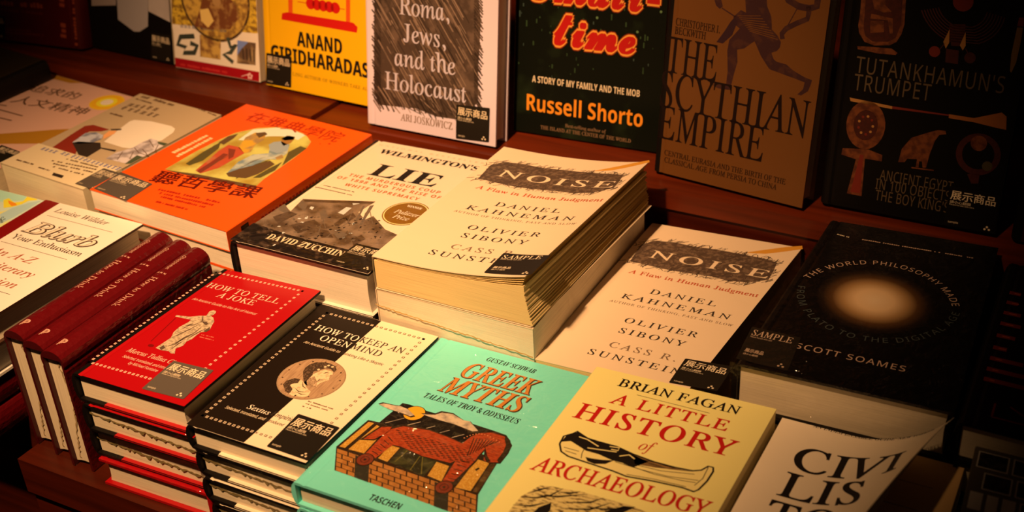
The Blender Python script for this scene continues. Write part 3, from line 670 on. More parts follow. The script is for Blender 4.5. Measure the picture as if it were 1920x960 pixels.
mb = MB(); mb.box((0, 0, 0), (C_.w, C_.h, .0005), CW); mb.box((0, 0, .0005), (.0008, C_.h, C_.T - .0001), CW); mb.v = [C_.P(*p) for p in mb.v]; mb.build('back_cover', C_.root)
cb = Book('paperback_book', 'flat white paperback under the curling-cover book', QC, z, 0.0248, group='white paperbacks under the curled cover')
cb.cover(CW, CW, CW, CW, kind='soft', board=.0005); cb.done(); cb.pages(PGY, inset=.0003, board=.0005, concave=0)
L = cb.root.location.copy(); dz = (z - .0248 - TABLE - .0006) / 3
cb.root.location = (L.x - .001, L.y - .001, L.z - dz)
dup(cb.root, (L.x, L.y - .001, L.z - 2 * dz), None, 'white paperback third down under the curling-cover book', cb.root['group'])
dup(cb.root, (L.x - .001, L.y - .002, L.z - 3 * dz), None, 'white paperback lowest under the curling-cover book', cb.root['group'])

# ================================================================== dark red books standing on their fore-edges, spines up
MAR = mat('maroon_jacket', (0.105, 0.003, 0.006), 0.30, 0.45, 0.6, bump=(190, .40, .002))
MARB = mat('maroon_boards', (0.055, 0.003, 0.005), 0.4, 0.35)
SPK = mat('spine_pink', (0.62, 0.36, 0.30), .45)
class SpineUp(Book):
    def __init__(s, name, label, fl_px, bl_px, H, L, T, group, lean):
        s.T, s.w, s.h = T, H, L
        s.root = bpy.data.objects.new(name, None); COL.objects.link(s.root); s.root.empty_display_size = .02; tag(s.root, label, 'book', group); s.fd = None
        zt = TABLE + H + .0008; p0 = onz(fl_px, zt); p1 = onz(bl_px, zt); yd = (p1 - p0); a = math.atan2(-yd.x, yd.y); s.len = yd.length
        R = Matrix.Rotation(a, 4, 'Z') @ Matrix.Rotation(math.radians(lean), 4, 'Y') @ Matrix(((0, 0, 1, 0), (0, 1, 0, 0), (-1, 0, 0, 0), (0, 0, 0, 1)))
        s.M = Matrix.Translation(p0) @ R; s.q = [(0, 0), (H, 0), (H, L), (0, L)]
        s.root.location = p0; s.root.rotation_euler = R.to_euler(); s.cv = MB(); s.kids = []
dk = SpineUp('hardback_book', 'dark red hardback standing spine up, leftmost of the three beside the red statue book', (5, 626), (287, 441), .111, .168, .0225, 'dark red hardbacks standing spine up', 0)
dk.bulge = .0090; dk.cover(MAR, MAR, MAR, MARB)
# dots along the front cover's border
dd = mat('maroon_dots', (.11, .02, .02), .4)
for k in range(30): dk.rect(.011, .006 + k * .0054, .0125, .006 + k * .0054 + .002, dd, 2)
# lettering that follows the rounded spine
def spine_print(B, t, sty, v0, v1, h, m, mid=0.5, mb=None):
    V, F = glyphs(t, sty, 1.0, 2); x0 = min(q[0] for q in V); x1 = max(q[0] for q in V); sx = (v1 - v0) / (x1 - x0); sy = h / caph(sty)
    def pos(q):
        v = v0 + (q[0] - x0) * sx; f = mid + (q[1] * sy - h / 2) / B.T; zz = f * B.T
        ang = math.acos(max(-1, min(1, (zz - B.T / 2) / (B.T / 2)))); u = .0035 - B.bulge * math.sin(ang) - .00012
        return B.P(u, v, zz)
    for f in F: (mb or B.cv).face([pos(V[k]) for k in f], m)
Ls = dk.h
def spine_logo(B):
    V, F = glyphs('P', 'thin', 1.0, 3)
    for sc, du, dv in ((.0115, 0, 0), (.0080, .0012, .0012), (.0045, .0022, .0024)):
        def pos(q):
            v = Ls * .055 + dv + q[1] * sc; zz = B.T * .5 + (q[0] - .30) * sc + du * .5
            ang = math.acos(max(-1, min(1, (zz - B.T / 2) / (B.T / 2)))); return B.P(.0035 - B.bulge * math.sin(ang) - .00012, v, zz)
        for f in F: B.cv.face([pos(V[k]) for k in f], SPK)
spine_print(dk, 'Obsopoeus', 'sansi', Ls * .905, Ls * .765, .0038, SPK); spine_print(dk, 'How to Drink', 'serifb', Ls * .685, Ls * .40, .0060, SPK)
for k in range(3): spine_print(dk, 'I', 'sansb', Ls * .735 + .0001, Ls * .735 - .0024, .0018, SPK, .5 + (k - 1) * .15)
spine_logo(dk)
dk.done(); dk.pages(PG)
fm = film('clear_film_light', .045)
mb = MB(); g = .0009; w, h, T = dk.w, dk.h, dk.T
def wq(a): mb.face([dk.P(*q) for q in a], fm)
wq([(-.001, -g, T + g), (w, -g, T + g), (w, h + g, T + g), (-.001, h + g, T + g)])
n = 12; f0, f1, f2 = [], [], []
for k in range(n + 1):
    u = -.001 + (w + .001) * k / n; f0.append(dk.P(u, -g, 0)); f1.append(dk.P(u, .001 + random.uniform(-.001, .0008), T / 2)); f2.append(dk.P(u, -g, T + g))
mb.grid([f0, f1, f2], fm)
aa, bb = [], []
for k in range(40):
    u = .004 + (w - .012) * k / 39; z_ = T * (.5 + .2 * math.sin(k / 9)) + random.uniform(-.0006, .0006); aa.append(dk.P(u, .0031, z_)); bb.append(dk.P(u, .0029, z_ + random.uniform(.0003, .0022)))
mb.grid([aa, bb], mat('film_weld_pale', (.50, .40, .25), .25, .5)); mb.build('shrink_wrap', dk.root)
for k, (fl, bl, lb) in enumerate((((41, 645), (320, 459), 'dark red hardback standing spine up, middle of the three beside the red statue book'), ((74, 664), (358, 476), 'dark red hardback standing spine up, touching the red statue stack'))):
    zt = TABLE + .111 + .0008; p0 = onz(fl, zt); d = dup(dk.root, p0, None, lb)

# ---- cream hardback with a dark red spine strip, and what lies under it
z = 0.932; BC = mat('cream_jacket', A(238, 188, 125, .78), .48, .3, .06); BR = mat('wine_strip', (0.20, 0.004, 0.006), .45, .3)
brp = onz((268, 420), z); blp = onz((86, 374), z); dr_ = (onz((60, 548), z) - brp).normalized(); dl_ = (onz((0, 426), z) - blp).normalized()
QB = [blp + dl_ * .198, brp + dr_ * .198, brp, blp]
BE = mat('dark_brown_board', (.05, .022, .012), .5)
blurb = Book('hardback_book', 'cream hardback with a wine-red strip and outlined slanting title, left of the dark red spines', QB, z, .028)
Bb = blurb; Bb.cover(BC, BR, BC, BE)
s0 = Bb.uv((115, 379))[0]; Bb.rect(.0003, .0003, s0, Bb.h - .0003, BR, 1)
RI = mat('rust_ink', A(150, 62, 28, .8), .5); BI = mat('brown_ink', (.06, .035, .022), .5)
Bb.text('Louise Willder', 'ital', (99, 397.5), (199, 422), BI, .0072, 1.0, 3)
for p0, p1 in (((87, 404.6), (212, 435)), ((0, 454), (127.6, 485.6)), ((-40, 533), (17, 553.5))): 
    a = Bb.uv(p0); b = Bb.uv(p1); v_ = (a[1] + b[1]) / 2; Bb.line([(a[0], v_), (b[0], v_)], .0005, BI, 3, px=False)
Bb.text('Blurb', 'italfat', (37.8, 435), (166.7, 464), BI, .0190, 1.0, 3); Bb.text('Blurb', 'ital', (37.2, 434.6), (166.1, 463.6), mat('cream_core', A(205, 150, 95, .78), .5), .0190, 1.0, 5)
a = Bb.uv((37.8, 435)); b = Bb.uv((166.7, 464))
Bb.text('Your Enthusiasm', 'serif', (15.6, 447), (150, 479.6), BI, .0078, 1.0, 3)
Bb.text('An A-Z', 'ital', (-28, 473), (60, 494), RI, .0098, 1.0, 3); Bb.text('of Literary', 'ital', (-62, 490), (58, 520), RI, .0098, 1, 3); Bb.text('Persuasion', 'ital', (-95, 510), (26, 539), RI, .0098, 1, 3)
Bb.done(); Bb.pages(PG)
rr_ = Bb.root.rotation_euler.z
b2 = Book('hardback_book', 'cream hardback directly under the wine-striped book', QB, z, .028); b2.cover(BC, BR, BC, BC); b2.done(); b2.pages(PG)
L = b2.root.location.copy(); b2.root.location = (L.x - .004, L.y + .004, L.z - .0290)
rl = Book('hardback_book', 'dark red hardback lying flat under the cream books, upper of two', QB, z, .0265, group='flat dark red hardbacks at the left'); rl.cover(MAR, MAR, MAR, MARB, side='R'); rl.done(); rl.pages(PG, side='R'); rl.wrap(gap=.0006)
zz2 = TABLE + .0006 + .0268; rl.root.location = (L.x - .008, L.y + .002, zz2)
dup(rl.root, (L.x - .006, L.y + .001, TABLE + .0004), None, 'dark red hardback lying flat under the cream books, lower of two')

# ---- bright map-covered paperback at the far left
z = 0.924
MAPM = mat('map_cover', A(150, 165, 120, .5), .5, .3, noise=(22, A(205, 150, 30, .55), .52, .60))
a0 = onz((0, 357), z); a1 = onz((98, 381), z); ex = (a1 - a0).normalized(); ey = Vector((-ex.y, ex.x, 0))
tr_ = onz((98, 380), z)
QM = [tr_ - ex * .15 - ey * .2, tr_ - ey * .2, tr_, tr_ - ex * .15]
mp_ = Book('paperback_book', 'paperback with a colourful map cover, left of the wine-striped book', QM, z, .03)
mp_.cover(MAPM, kind='soft', board=.0005); 
Y = mat('map_yellow', A(225, 165, 20, .6), .5); O_ = mat('map_orange', A(215, 90, 10, .6), .5); Gm = mat('map_green', A(135, 160, 110, .55), .5); BL = mat('map_grey_blue', A(140, 130, 125, .6), .5)
X = lambda x, y: (x / 6, 300 + y / 6)
mp_.poly([X(*q) for q in [(0, 330), (330, 385), (440, 430), (200, 460), (0, 470)]], Gm, 1); mp_.poly([X(*q) for q in [(330, 400), (440, 425), (420, 450), (320, 460), (240, 500), (130, 530), (40, 540), (40, 450), (100, 430), (160, 480), (260, 465)]], Y, 2)
mp_.poly([X(*q) for q in [(90, 455), (180, 490), (190, 510), (130, 520), (100, 490)]], O_, 3); mp_.poly([X(*q) for q in [(0, 610), (140, 540), (330, 480), (480, 450), (300, 560), (160, 640), (0, 720)]], BL, 2)
mp_.text('Sc', 'bital', X(-30, 712), X(40, 705), INK, .012, 1, 3)
mp_.done(); mp_.pages(PG, inset=.0003, board=.0005, concave=0)
for k in range(2):
    pass
L = mp_.root.location.copy()
m2 = Book('paperback_book', 'paperback under the map-covered book at the far left', QM, z, .0725); m2.cover(WHT, kind='soft', board=.0005); m2.done(); m2.pages(PG, inset=.0003, board=.0005, concave=0); m2.root.location = (L.x - .003, L.y - .002, TABLE + .0005)
m2.T = .03

# ================================================================== middle row, against the riser
# ---- cream thick paperback with scribbled title : the art is measured once and printed on both copies
z = 0.913; NC = mat('ivory_matt_cover', (0.80, 0.68, 0.54), .5, .3, .05, bump=(26, .10, .006)); SCR = mat('charcoal_scribble', (0.085, 0.058, 0.045), .6, noise=(260, (0.17, 0.12, 0.09), .48, .60)); SCD = mat('charcoal_stroke', (0.06, 0.042, 0.034), .6)
QN = [(998, 672), (1283, 741), (1504, 465), (1222, 418)]
noise2 = Book('paperback_book', 'ivory paperback with a charcoal-scribbled title, lying flat right of its tall twin', QN, z, .036, group='ivory scribble-title paperbacks')
NB = noise2
NRED = mat('brick_red_ink', (0.50, 0.085, 0.035), .5); FAD = mat('faded_ink', (0.22, 0.165, 0.125), .6); TAN = mat('pencil_ochre', (0.66, 0.34, 0.05), .45)
def noise_art(T_):
    R = random.Random(5); n2 = NB; k_ = T_.w / n2.w; kv = T_.h / n2.h
    U = lambda p: (n2.uv(p)[0] * k_, n2.uv(p)[1] * kv)
    fr_ = [(1172, 492), (1195, 458), (1222, 447), (1262, 450), (1300, 458), (1345, 464), (1390, 472), (1440, 482), (1466, 490), (1458, 508), (1446, 528), (1400, 534), (1365, 531), (1330, 522), (1280, 515), (1240, 508), (1205, 500)]
    uu = [U(p) for p in fr_]; cu = sum(q[0] for q in uu) / len(uu); cv_ = sum(q[1] for q in uu) / len(uu)
    T_.poly([(cu + (q[0] - cu) * .95, cv_ + (q[1] - cv_) * .86) for q in uu], SCR, 1, px=False)
    def inside(p):
        c = False; n = len(uu)
        for i in range(n):
            (x0, y0), (x1, y1) = uu[i], uu[(i + 1) % n]
            if (y0 > p[1]) != (y1 > p[1]) and p[0] < (x1 - x0) * (p[1] - y0) / (y1 - y0) + x0: c = not c
        return c
    u0, u1 = min(q[0] for q in uu), max(q[0] for q in uu); v0, v1 = min(q[1] for q in uu), max(q[1] for q in uu); n_ = 0
    SCL = mat('charcoal_pale', (.15, .105, .08), .6)
    while n_ < 260:
        p = (R.uniform(u0, u1), R.uniform(v0, v1))
        if not inside(p): continue
        n_ += 1; an = R.gauss(1.05, .35); l = R.uniform(.004, .009); dx, dy = l * math.cos(an), l * math.sin(an); bx = R.uniform(-.0012, .0012)
        q = [(p[0] - dx * .5, p[1] - dy * .5), (p[0] + bx, p[1]), (p[0] + dx * .5, p[1] + dy * .5)]
        T_.line(q, R.uniform(.0004, .0009), R.choice((SCD, SCD, SCD, SCL)), 1.2 + n_ * .004, px=False)
    for q in uu:
        for k in range(5):
            c = (cu + (q[0] - cu) * R.uniform(.9, 1.0) + R.uniform(-.006, .006), cv_ + (q[1] - cv_) * R.uniform(.82, .98)); an = R.gauss(1.0, .5); l = R.uniform(.004, .008)
            T_.line([(c[0] - l * math.cos(an) / 2, c[1] - l * math.sin(an) / 2), (c[0] + .0006, c[1]), (c[0] + l * math.cos(an) / 2, c[1] + l * math.sin(an) / 2)], R.uniform(.0004, .0007), SCD, 2.3, px=False)
    def t(s_, sty, p0, p1, m, h, tr): 
        a = U(p0); b = U(p1); vm = (a[1] + b[1]) / 2; T_.text(s_, sty, (a[0], vm), (b[0], vm), m, h, tr, 3, px=False)
    t('NOISE', 'serif', (1216.6, 481), (1435, 524), mat('ivory_letter', (.80, .68, .54), .5), .0135, 1.25)
    t('A Flaw in Human Judgment', 'serifb', (1178, 511), (1419, 558), NRED, .0058, 1.1)
    t('DANIEL', 'serif', (1217, 550), (1340, 575), INKB, .0074, 1.35); t('KAHNEMAN', 'serif', (1164.5, 557), (1364.5, 601), INKB, .0074, 1.35)
    t('AUTHOR OF THINKING, FAST AND SLOW', 'serif', (1142, 564.6), (1372, 613), FAD, .0031, 1.25)
    t('OLIVIER', 'serif', (1169, 603.7), (1304.6, 633.6), INKB, .0074, 1.35); t('SIBONY', 'serif', (1158.7, 623), (1281, 650.6), INKB, .0074, 1.35)
    t('CASS R.', 'serif', (1140.5, 649), (1264, 679), FAD, .0074, 1.35); t('SUNSTEIN', 'serif', (1100, 663.6), (1274, 703), INKB, .0074, 1.35)
    pc = [(1395, 474), (1430, 469), (1475, 463), (1504, 461), (1505, 467), (1470, 472), (1435, 476)]
    T_.poly([U(p) for p in pc], TAN, 1, px=False)
NB.cover(NC, NC, NC, NC, kind='soft', board=.0006); noise_art(NB); NB.done(); NB.pages(PGY, inset=.0003, board=.0006, concave=0)
NB.sticker((1285, 672.7), (1375, 688), (1253.8, 718), STB, CRM)
n3 = Book('paperback_book', 'ivory paperback directly under the flat scribble-title book', QN, z, .036, group='ivory scribble-title paperbacks')
n3.cover(NC, kind='soft', board=.0006); n3.done(); n3.pages(PGY, inset=.0003, board=.0006, concave=0); n3.root.location = n3.root.location - Vector((-.001, -.001, .0)); n3.root.location.z = TABLE + .0197
# a thin one levels the stack
n4 = Book('paperback_book', 'thin ivory paperback at the foot of the flat scribble-title stack', QN, z, .0185); n4.cover(NC, kind='soft', board=.0006); n4.done(); n4.pages(PGY, inset=.0003, board=.0006, concave=0); n4.root.location.z = TABLE + .0005

# ---- the well-thumbed copy on top of wrapped ones
zt = 0.975
fl = onz((697, 480), zt); bl = onz((945, 275), zt); fr = onz((985, 518), zt + .0155); br = onz((1217, 303), zt + .0145)
for p in (fr, br): p.z = zt
TH = .031
noise1 = Book('paperback_book', 'thumbed ivory paperback with fanned pages and scribbled title, top of the tall wrapped stack', [fl, fr, br, bl], zt, TH, group='ivory scribble-title paperbacks')
N1 = noise1; N1.maxl = .006
def lift(s_, t_): return (.0155 * (1 - t_) + .0145 * t_) * max(0, s_) ** 2.6
def n1def(u, v, z_):
    s_, t_ = u / N1.w, v / N1.h
    if z_ > TH - .0012: 
        return u, v - .0025 * math.sin(math.pi * min(1, max(0, s_))) * 0, z_ + lift(s_, t_)
    return u, v, z_
N1.fd = n1def
nu, nv = 26, 14; mb = N1.cv
top = [[N1.P(N1.w * a / nu, N1.h * b / nv, TH) for b in range(nv + 1)] for a in range(nu + 1)]; und = [[N1.P(N1.w * a / nu, N1.h * b / nv, TH - .0006) for b in range(nv + 1)] for a in range(nu + 1)]
mb.grid(top, NC); mb.grid(und, NC, flip=True)
for g in ([top[-1], und[-1]], [[r[-1] for r in top], [r[-1] for r in und]], [[r[0] for r in top], [r[0] for r in und]]): mb.grid(g, NC)
sp = [N1.P(0, N1.h * b / nv, TH) for b in range(nv + 1)]; sp2 = [N1.P(-.0006, N1.h * b / nv, TH * .5) for b in range(nv + 1)]; sp3 = [N1.P(0, N1.h * b / nv, 0) for b in range(nv + 1)]; mb.grid([sp, sp2, sp3], NC)
bw = 1.02
mb.grid([sp3, [N1.P(N1.w * bw, N1.h * b / nv, 0) for b in range(nv + 1)]], NC)
noise_art(N1); N1.done()
# fanned page block: ridged fore-edge, top leaves curling with the cover
R = random.Random(3); mb = MB(); nz = 30; nu = 14; nv = 10
RZ = [R.uniform(-.0020, .0016) for _ in range(nz + 1)]
def pgpt(a, b, c):
    w0 = N1.w * (1.036 - .028 * b); u0, u1 = .001, w0 + (N1.w * .985 - w0) * c ** .8 - .0008; rid = RZ[int(round(c * nz))] * (0.3 + .9 * b) if a == 1 else 0
    u = u0 + (u1 - u0) * a + rid; v = .0008 + (N1.h - .0016) * b; s_ = u / N1.w
    z_ = .0008 + (TH - .0040 - .0008) * c + lift(s_, b) * .62 * c ** 3
    q = N1.fd; N1.fd = None; r = N1.P(u, v, z_); N1.fd = q; return r
PGF = mat('pages_thumbed', (0.72, 0.58, 0.30), .78, .15, pages=True)
mb.grid([[pgpt(a / nu, b / nv, 1) for b in range(nv + 1)] for a in range(nu + 1)], PGF)
mb.grid([[pgpt(1, b / nv, c / nz) for b in range(nv + 1)] for c in range(nz + 1)], PGF)
for b in (0, 1): mb.grid([[pgpt(a / nu, b, c / nz) for a in range(nu + 1)] for c in range(nz + 1)], PGF)
mb.build('page_block', N1.root)
for k, fz in enumerate((.70, .80, .90)):
    mb = MB(); q = N1.fd; N1.fd = None
    def lp(a, b): u = .004 + (N1.w * (.975 + .006 * k) - .004) * a; return N1.P(u, .0008 + (N1.h - .0016) * b, TH - .0034 + .0007 * k + lift(u / N1.w, b) * fz)
    mb.grid([[lp(a / 14, b / 8) for b in range(9)] for a in range(15)], PGF); N1.fd = q; mb.build('loose_leaf', N1.root)
N1.sticker((944.5, 475), (1032.6, 479), (907, 512), STB, CRM, kind=2)
# wrapped copies under it
zl = zt - TH - .0012
fl2 = Vector((fl.x - .0015, fl.y + .001, zl)); fr2 = onz((999, 617), zl); bl2 = bl.copy(); bl2.z = zl; d2 = (bl - fl); d2.z = 0
QW = [fl2, fr2, fr2 + d2.normalized() * .230, fl2 + d2.normalized() * .230]
wc = Book('paperback_book', 'shrink-wrapped ivory paperback carrying the thumbed copy', QW, zl, .042, group='shrink-wrapped ivory paperbacks')
wc.cover(NC, kind='soft', board=.0008); wc.done(); wc.pages(PG, inset=.0004, board=.0008, concave=0); wc.wrap(gap=.001)
mb = MB(); aa, bb = [], []
for k in range(70):
    u = wc.w * k / 69; z_ = wc.T * (.66 - .26 * (k / 69)) + random.uniform(-.0005, .0005); aa.append(wc.P(u, -.0018, z_)); bb.append(wc.P(u, -.0022, z_ - random.uniform(.0004, .0011)))
mb.grid([bb, aa], mat('film_weld_gold', (.42, .30, .12), .2, .6)); mb.build('film_weld', wc.root)
L = wc.root.location.copy(); dup(wc.root, (L.x + .001, L.y + .001, L.z - .0435), None, 'shrink-wrapped ivory paperback second under the thumbed copy')
lo = Book('paperback_book', 'thin ivory paperback at the foot of the tall wrapped stack', QW, zl, L.z - .0435 - TABLE - .001); lo.cover(NC, kind='soft', board=.0005); lo.done(); lo.pages(PG, inset=.0004, board=.0005, concave=0); lo.root.location.z = TABLE + .0004

# ---- black hardback with a glowing disc
z = .955
SBK = mat('black_glow_jacket', (0.004, 0.0035, 0.0035), .36, .3, .08)
QS = [(1378, 680), (1790, 775), (1872, 465), (1555, 412)]
soames = Book('hardback_book', 'black hardback with a pale blurred disc ringed by lettering', QS, z, .043)
S_ = soames
m = mat('disc_print', (.006, .005, .005), .36, .3, .08); nt = m.node_tree; bs = nt.nodes['Principled BSDF']
gc_ = S_.P(*S_.uv((1640, 563)), S_.T); gr = math.dist(S_.uv((1640, 563)), S_.uv((1738, 585)))
tc = nt.nodes.new('ShaderNodeTexCoord'); mpn = nt.nodes.new('ShaderNodeMapping'); mpn.vector_type = 'POINT'; mpn.inputs['Location'].default_value = (-gc_[0], -gc_[1], -gc_[2])
ln = nt.nodes.new('ShaderNodeVectorMath'); ln.operation = 'LENGTH'; rp = nt.nodes.new('ShaderNodeValToRGB'); dv = nt.nodes.new('ShaderNodeMath'); dv.operation = 'DIVIDE'; dv.inputs[1].default_value = gr * 1.08
nt.links.new(tc.outputs['Object'], mpn.inputs[0]); nt.links.new(mpn.outputs[0], ln.inputs[0]); nt.links.new(ln.outputs['Value'], dv.inputs[0]); nt.links.new(dv.outputs[0], rp.inputs[0]); nt.links.new(rp.outputs[0], bs.inputs['Base Color'])
e = rp.color_ramp.elements; e[0].position = 0.0; e[0].color = (.86, .70, .50, 1); e[1].position = 1.0; e[1].color = (.004, .0035, .0035, 1)
for ps, cl in ((.32, (.80, .60, .38)), (.54, (.42, .27, .13)), (.72, (.09, .045, .018)), (.88, (.018, .011, .007))): q = e.new(ps); q.color = (*cl, 1)
S_.cover(m, BLK, BLK, BLK)
LT = mat('dusty_pink_print', (.55, .40, .34), .5); LD = mat('dim_teal_print', (.055, .075, .085), .5)
def arc_text(B, t, pts, m, h, top=True, sty='sans'):
    q = [B.uv(p) for p in pts]; (x1, y1), (x2, y2), (x3, y3) = q; a = 2 * (x2 - x1); b = 2 * (y2 - y1); c = x2 * x2 + y2 * y2 - x1 * x1 - y1 * y1; d = 2 * (x3 - x2); e_ = 2 * (y3 - y2); f = x3 * x3 + y3 * y3 - x2 * x2 - y2 * y2
    D = a * e_ - b * d; cx, cy = (c * e_ - b * f) / D, (a * f - c * d) / D; r = math.hypot(x1 - cx, y1 - cy); A0 = math.atan2(y1 - cy, x1 - cx); A1 = math.atan2(y3 - cy, x3 - cx)
    if top:
        if A1 > A0: A1 -= 2 * math.pi
    else:
        if A1 < A0: A1 += 2 * math.pi
    V, F = glyphs(t, sty, 1.22, 3); X0 = min(v[0] for v in V); X1 = max(v[0] for v in V); sy = h / caph(sty)
    Q = []
    for x, y in V:
        an = A0 + (A1 - A0) * (x - X0) / (X1 - X0); rad = r + (y * sy if top else -y * sy); Q.append((cx + rad * math.cos(an), cy + rad * math.sin(an)))
    for f in F: B.tri([Q[k] for k in f], m, 3) if len(f) == 3 else [B.tri((Q[f[0]], Q[f[k]], Q[f[k + 1]]), m, 3) for k in range(1, len(f) - 1)]
arc_text(S_, 'THE WORLD PHILOSOPHY MADE', [(1517, 523), (1650, 497), (1785, 574)], LT, .0062); arc_text(S_, 'FROM PLATO TO THE DIGITAL AGE', [(1496, 536), (1590, 632), (1800, 588)], LD, .0062, False)
S_.text('SCOTT SOAMES', 'sans', (1490, 652), (1696, 697.5), LT, .0068, 1.2, 3)
S_.marks((1569, 440), (1592, 446), .0018, CRM, 8, 3); S_.marks((1616, 450), (1825, 485), .0018, LT, 52, 3)
S_.done(); S_.pages(PG, inset=.004)
S_.sticker((1410, 613), (1502, 634), (1380, 673), STB, mat('sticker_tan_ink', (.55, .42, .34), .5), kind=2)
S_.wrap(gap=.0008)
sc2 = Book('hardback_book', 'black hardback lying under the glowing-disc book', QS, z, .043); sc2.cover(BLKG, BLK, BLK, BLK); sc2.done(); sc2.pages(PG, inset=.004); sc2.root.location.z -= .0443; sc2.root.location.x += .002
sc3 = Book('hardback_book', 'black hardback at the foot of the glowing-disc stack', QS, z, sc2.root.location.z - TABLE - .0012); sc3.cover(BLKG, BLK, BLK, BLK); sc3.done(); sc3.pages(PG, inset=.004); sc3.root.location.z = TABLE + .0005

# ---- cream hardback with a sepia ruin photograph and round gold seal
z = .957; LC = mat('white_jacket', (0.86, 0.79, 0.68), .36, .4, .12)
QL = [(430, 449), (690, 514), (930, 303), (700, 262)]
lie = Book('hardback_book', 'white hardback with a sepia photograph of a wrecked house and a round gold seal', QL, z, .0445)
L_ = lie; L_.cover(LC, BLK, BLK, BLK, flap=WHT)
DKR = mat('dark_red_board', (.05, .006, .004), .5)
for t, sty, p0, p1, mm, hh, tr_ in (("WILMINGTON'S", 'boldfat', (708, 287), (894, 320.5), INK, .0090, 1), ('LIE', 'bold', (687, 327), (812, 351), INK, .0235, 1.0),
    ('THE MURDEROUS COUP', 'sansb', (650.6, 331), (823.8, 362.4), mat('burnt_orange_ink', (.50, .14, .04), .5), .0052, 1.3), ('OF 1898 AND THE RISE OF', 'sansb', (629.7, 334.5), (823.8, 373), _M['burnt_orange_ink'] if 'burnt_orange_ink' in _M else None, .0052, 1.3), ('WHITE SUPREMACY', 'sansb', (645, 347.5), (782, 376.7), None, .0052, 1.3)):
    L_.text(t, sty, p0, p1, mm or _M['burnt_orange_ink'], hh, tr_, 4)
L_.text('NATIONAL BESTSELLER', 'sans', (712, 271.5), (905, 309), mat('pale_print', (.58, .47, .36), .5), .0026, 1.9, 3)
L_.marks((606, 348), (664, 361), .0014, BI, 24, 3); L_.marks((590, 351), (660, 367), .0014, BI, 28, 3)
SEP = mat('sepia_photo', A(140, 92, 54, 1.1), .36, .4, .12, noise=(60, A(72, 42, 20, .8), .40, .62)); SEPD = mat('sepia_dark', A(30, 16, 8, 1.1), .36, .2, .05, noise=(110, A(78, 46, 24, .8), .52, .70)); SEPL = mat('sepia_light', A(215, 170, 120, 1.1), .4, .4); SEPM = mat('sepia_mid', A(110, 74, 44, 1.1), .4, .4)
X = lambda x, y: (480 + x / 3.84, 240 + y / 3.84)
L_.poly([(431, 449), (532, 383), (545, 396), (567, 374), (704, 378), (672, 398), (684, 412), (700, 405), (722, 430), (760, 447), (697, 516)], SEP, 1)
L_.poly([(431, 449), (475, 418), (505, 428), (540, 440), (600, 455), (660, 470), (735, 478), (697, 516)], SEPD, 2)
L_.poly([(521, 392), (534, 382), (543, 397), (536, 401)], SEPM, 2)
L_.poly([X(*q) for q in [(590, 610), (650, 570), (690, 575), (630, 625)]], SEPL, 2); L_.poly([X(*q) for q in [(690, 535), (760, 520), (745, 545), (700, 555)]], SEPL, 2); L_.poly([X(*q) for q in [(355, 640), (375, 635), (370, 655), (350, 655)]], SEPL, 2); L_.poly([X(*q) for q in [(395, 565), (420, 570), (405, 590), (385, 580)]], SEPL, 2)
for l in ([(700, 590), (660, 680)], [(760, 590), (700, 700)], [(790, 610), (760, 690)], [(820, 600), (840, 690)], [(680, 640), (820, 670)], [(500, 790), (680, 670)], [(480, 640), (500, 720)], [(440, 800), (470, 690)], [(590, 790), (660, 740), (640, 770)], [(680, 840), (700, 780), (790, 800)], [(820, 830), (940, 830)]): L_.line([X(*q) for q in l], .0007, SEPM if l[0][0] < 900 else SEPL, 3)
SEPX = mat('sepia_deep', A(92, 56, 30, 1.1), .36, .3, .1, noise=(120, A(60, 34, 16, .8), .4, .6))
for pts, mm in (([(335, 512), (560, 520), (860, 530), (840, 545), (560, 540), (350, 530)], SEPX), ([(300, 560), (330, 520), (370, 560), (350, 600)], SEPM), ([(640, 640), (700, 610), (720, 640), (660, 680)], SEPX), ([(455, 600), (500, 585), (520, 640), (470, 660)], SEPM), ([(560, 690), (640, 640), (660, 660), (580, 720)], SEPX),
    ([(120, 640), (240, 600), (300, 620), (160, 690)], SEPX), ([(250, 700), (420, 660), (470, 700), (300, 760)], SEPX), ([(690, 800), (760, 770), (790, 800), (700, 850)], SEPX), ([(560, 760), (620, 740), (660, 770), (590, 800)], SEPM), ([(820, 560), (850, 555), (760, 700), (740, 700)], SEPM), ([(770, 560), (785, 560), (720, 690), (705, 690)], SEPM), ([(430, 720), (520, 740), (560, 790), (470, 790)], SEPX)):
    L_.poly([X(*q) for q in pts], mm, 2.5)
R = random.Random(9)
for k in range(150):
    x = R.uniform(60, 900); y = 640 + R.uniform(-10, 210); 
    if x < 250 and y < 700 - (x - 0) * .1: continue
    if x > 820 and y > 820: continue
    mm = R.choice((SEPM, SEPD, SEPD, SEPL if R.random() < .35 else SEPM)); a = R.uniform(8, 26); b = R.uniform(4, 14); p = L_.uv(X(x, y))
    if .004 < p[0] < L_.w - .006 and p[1] < .105: L_.poly([(p[0] + R.uniform(-1, 1) * .001, p[1]), (p[0] + a * .0001, p[1] + R.uniform(-.001, .001)), (p[0] + a * .00012, p[1] + b * .0002), (p[0], p[1] + b * .00018)], mm, 3, px=False)
ctr = L_.uv((761, 400.5)); rr = math.dist(ctr, L_.uv((716, 407)))
L_.disc(ctr, rr, mat('seal_gold', A(150, 80, 8, 1.35), .4, .3), 4, 40, px=False); L_.disc(ctr, rr * .95, mat('seal_ring', A(220, 165, 80, .9), .3, .5), 5, 40, px=False, hole=.95)
sl = mat('seal_letter', A(245, 195, 110, .9), .4); L_.text('WINNER', 'boldfat', (761, 388.5), (790, 393), sl, .0034, 1, 6); L_.text('Pulitzer', 'ital', (737, 399), (783, 408), sl, .0062, 1, 6); L_.text('Prize', 'ital', (734, 408.5), (764, 414.5), sl, .0062, 1, 6)
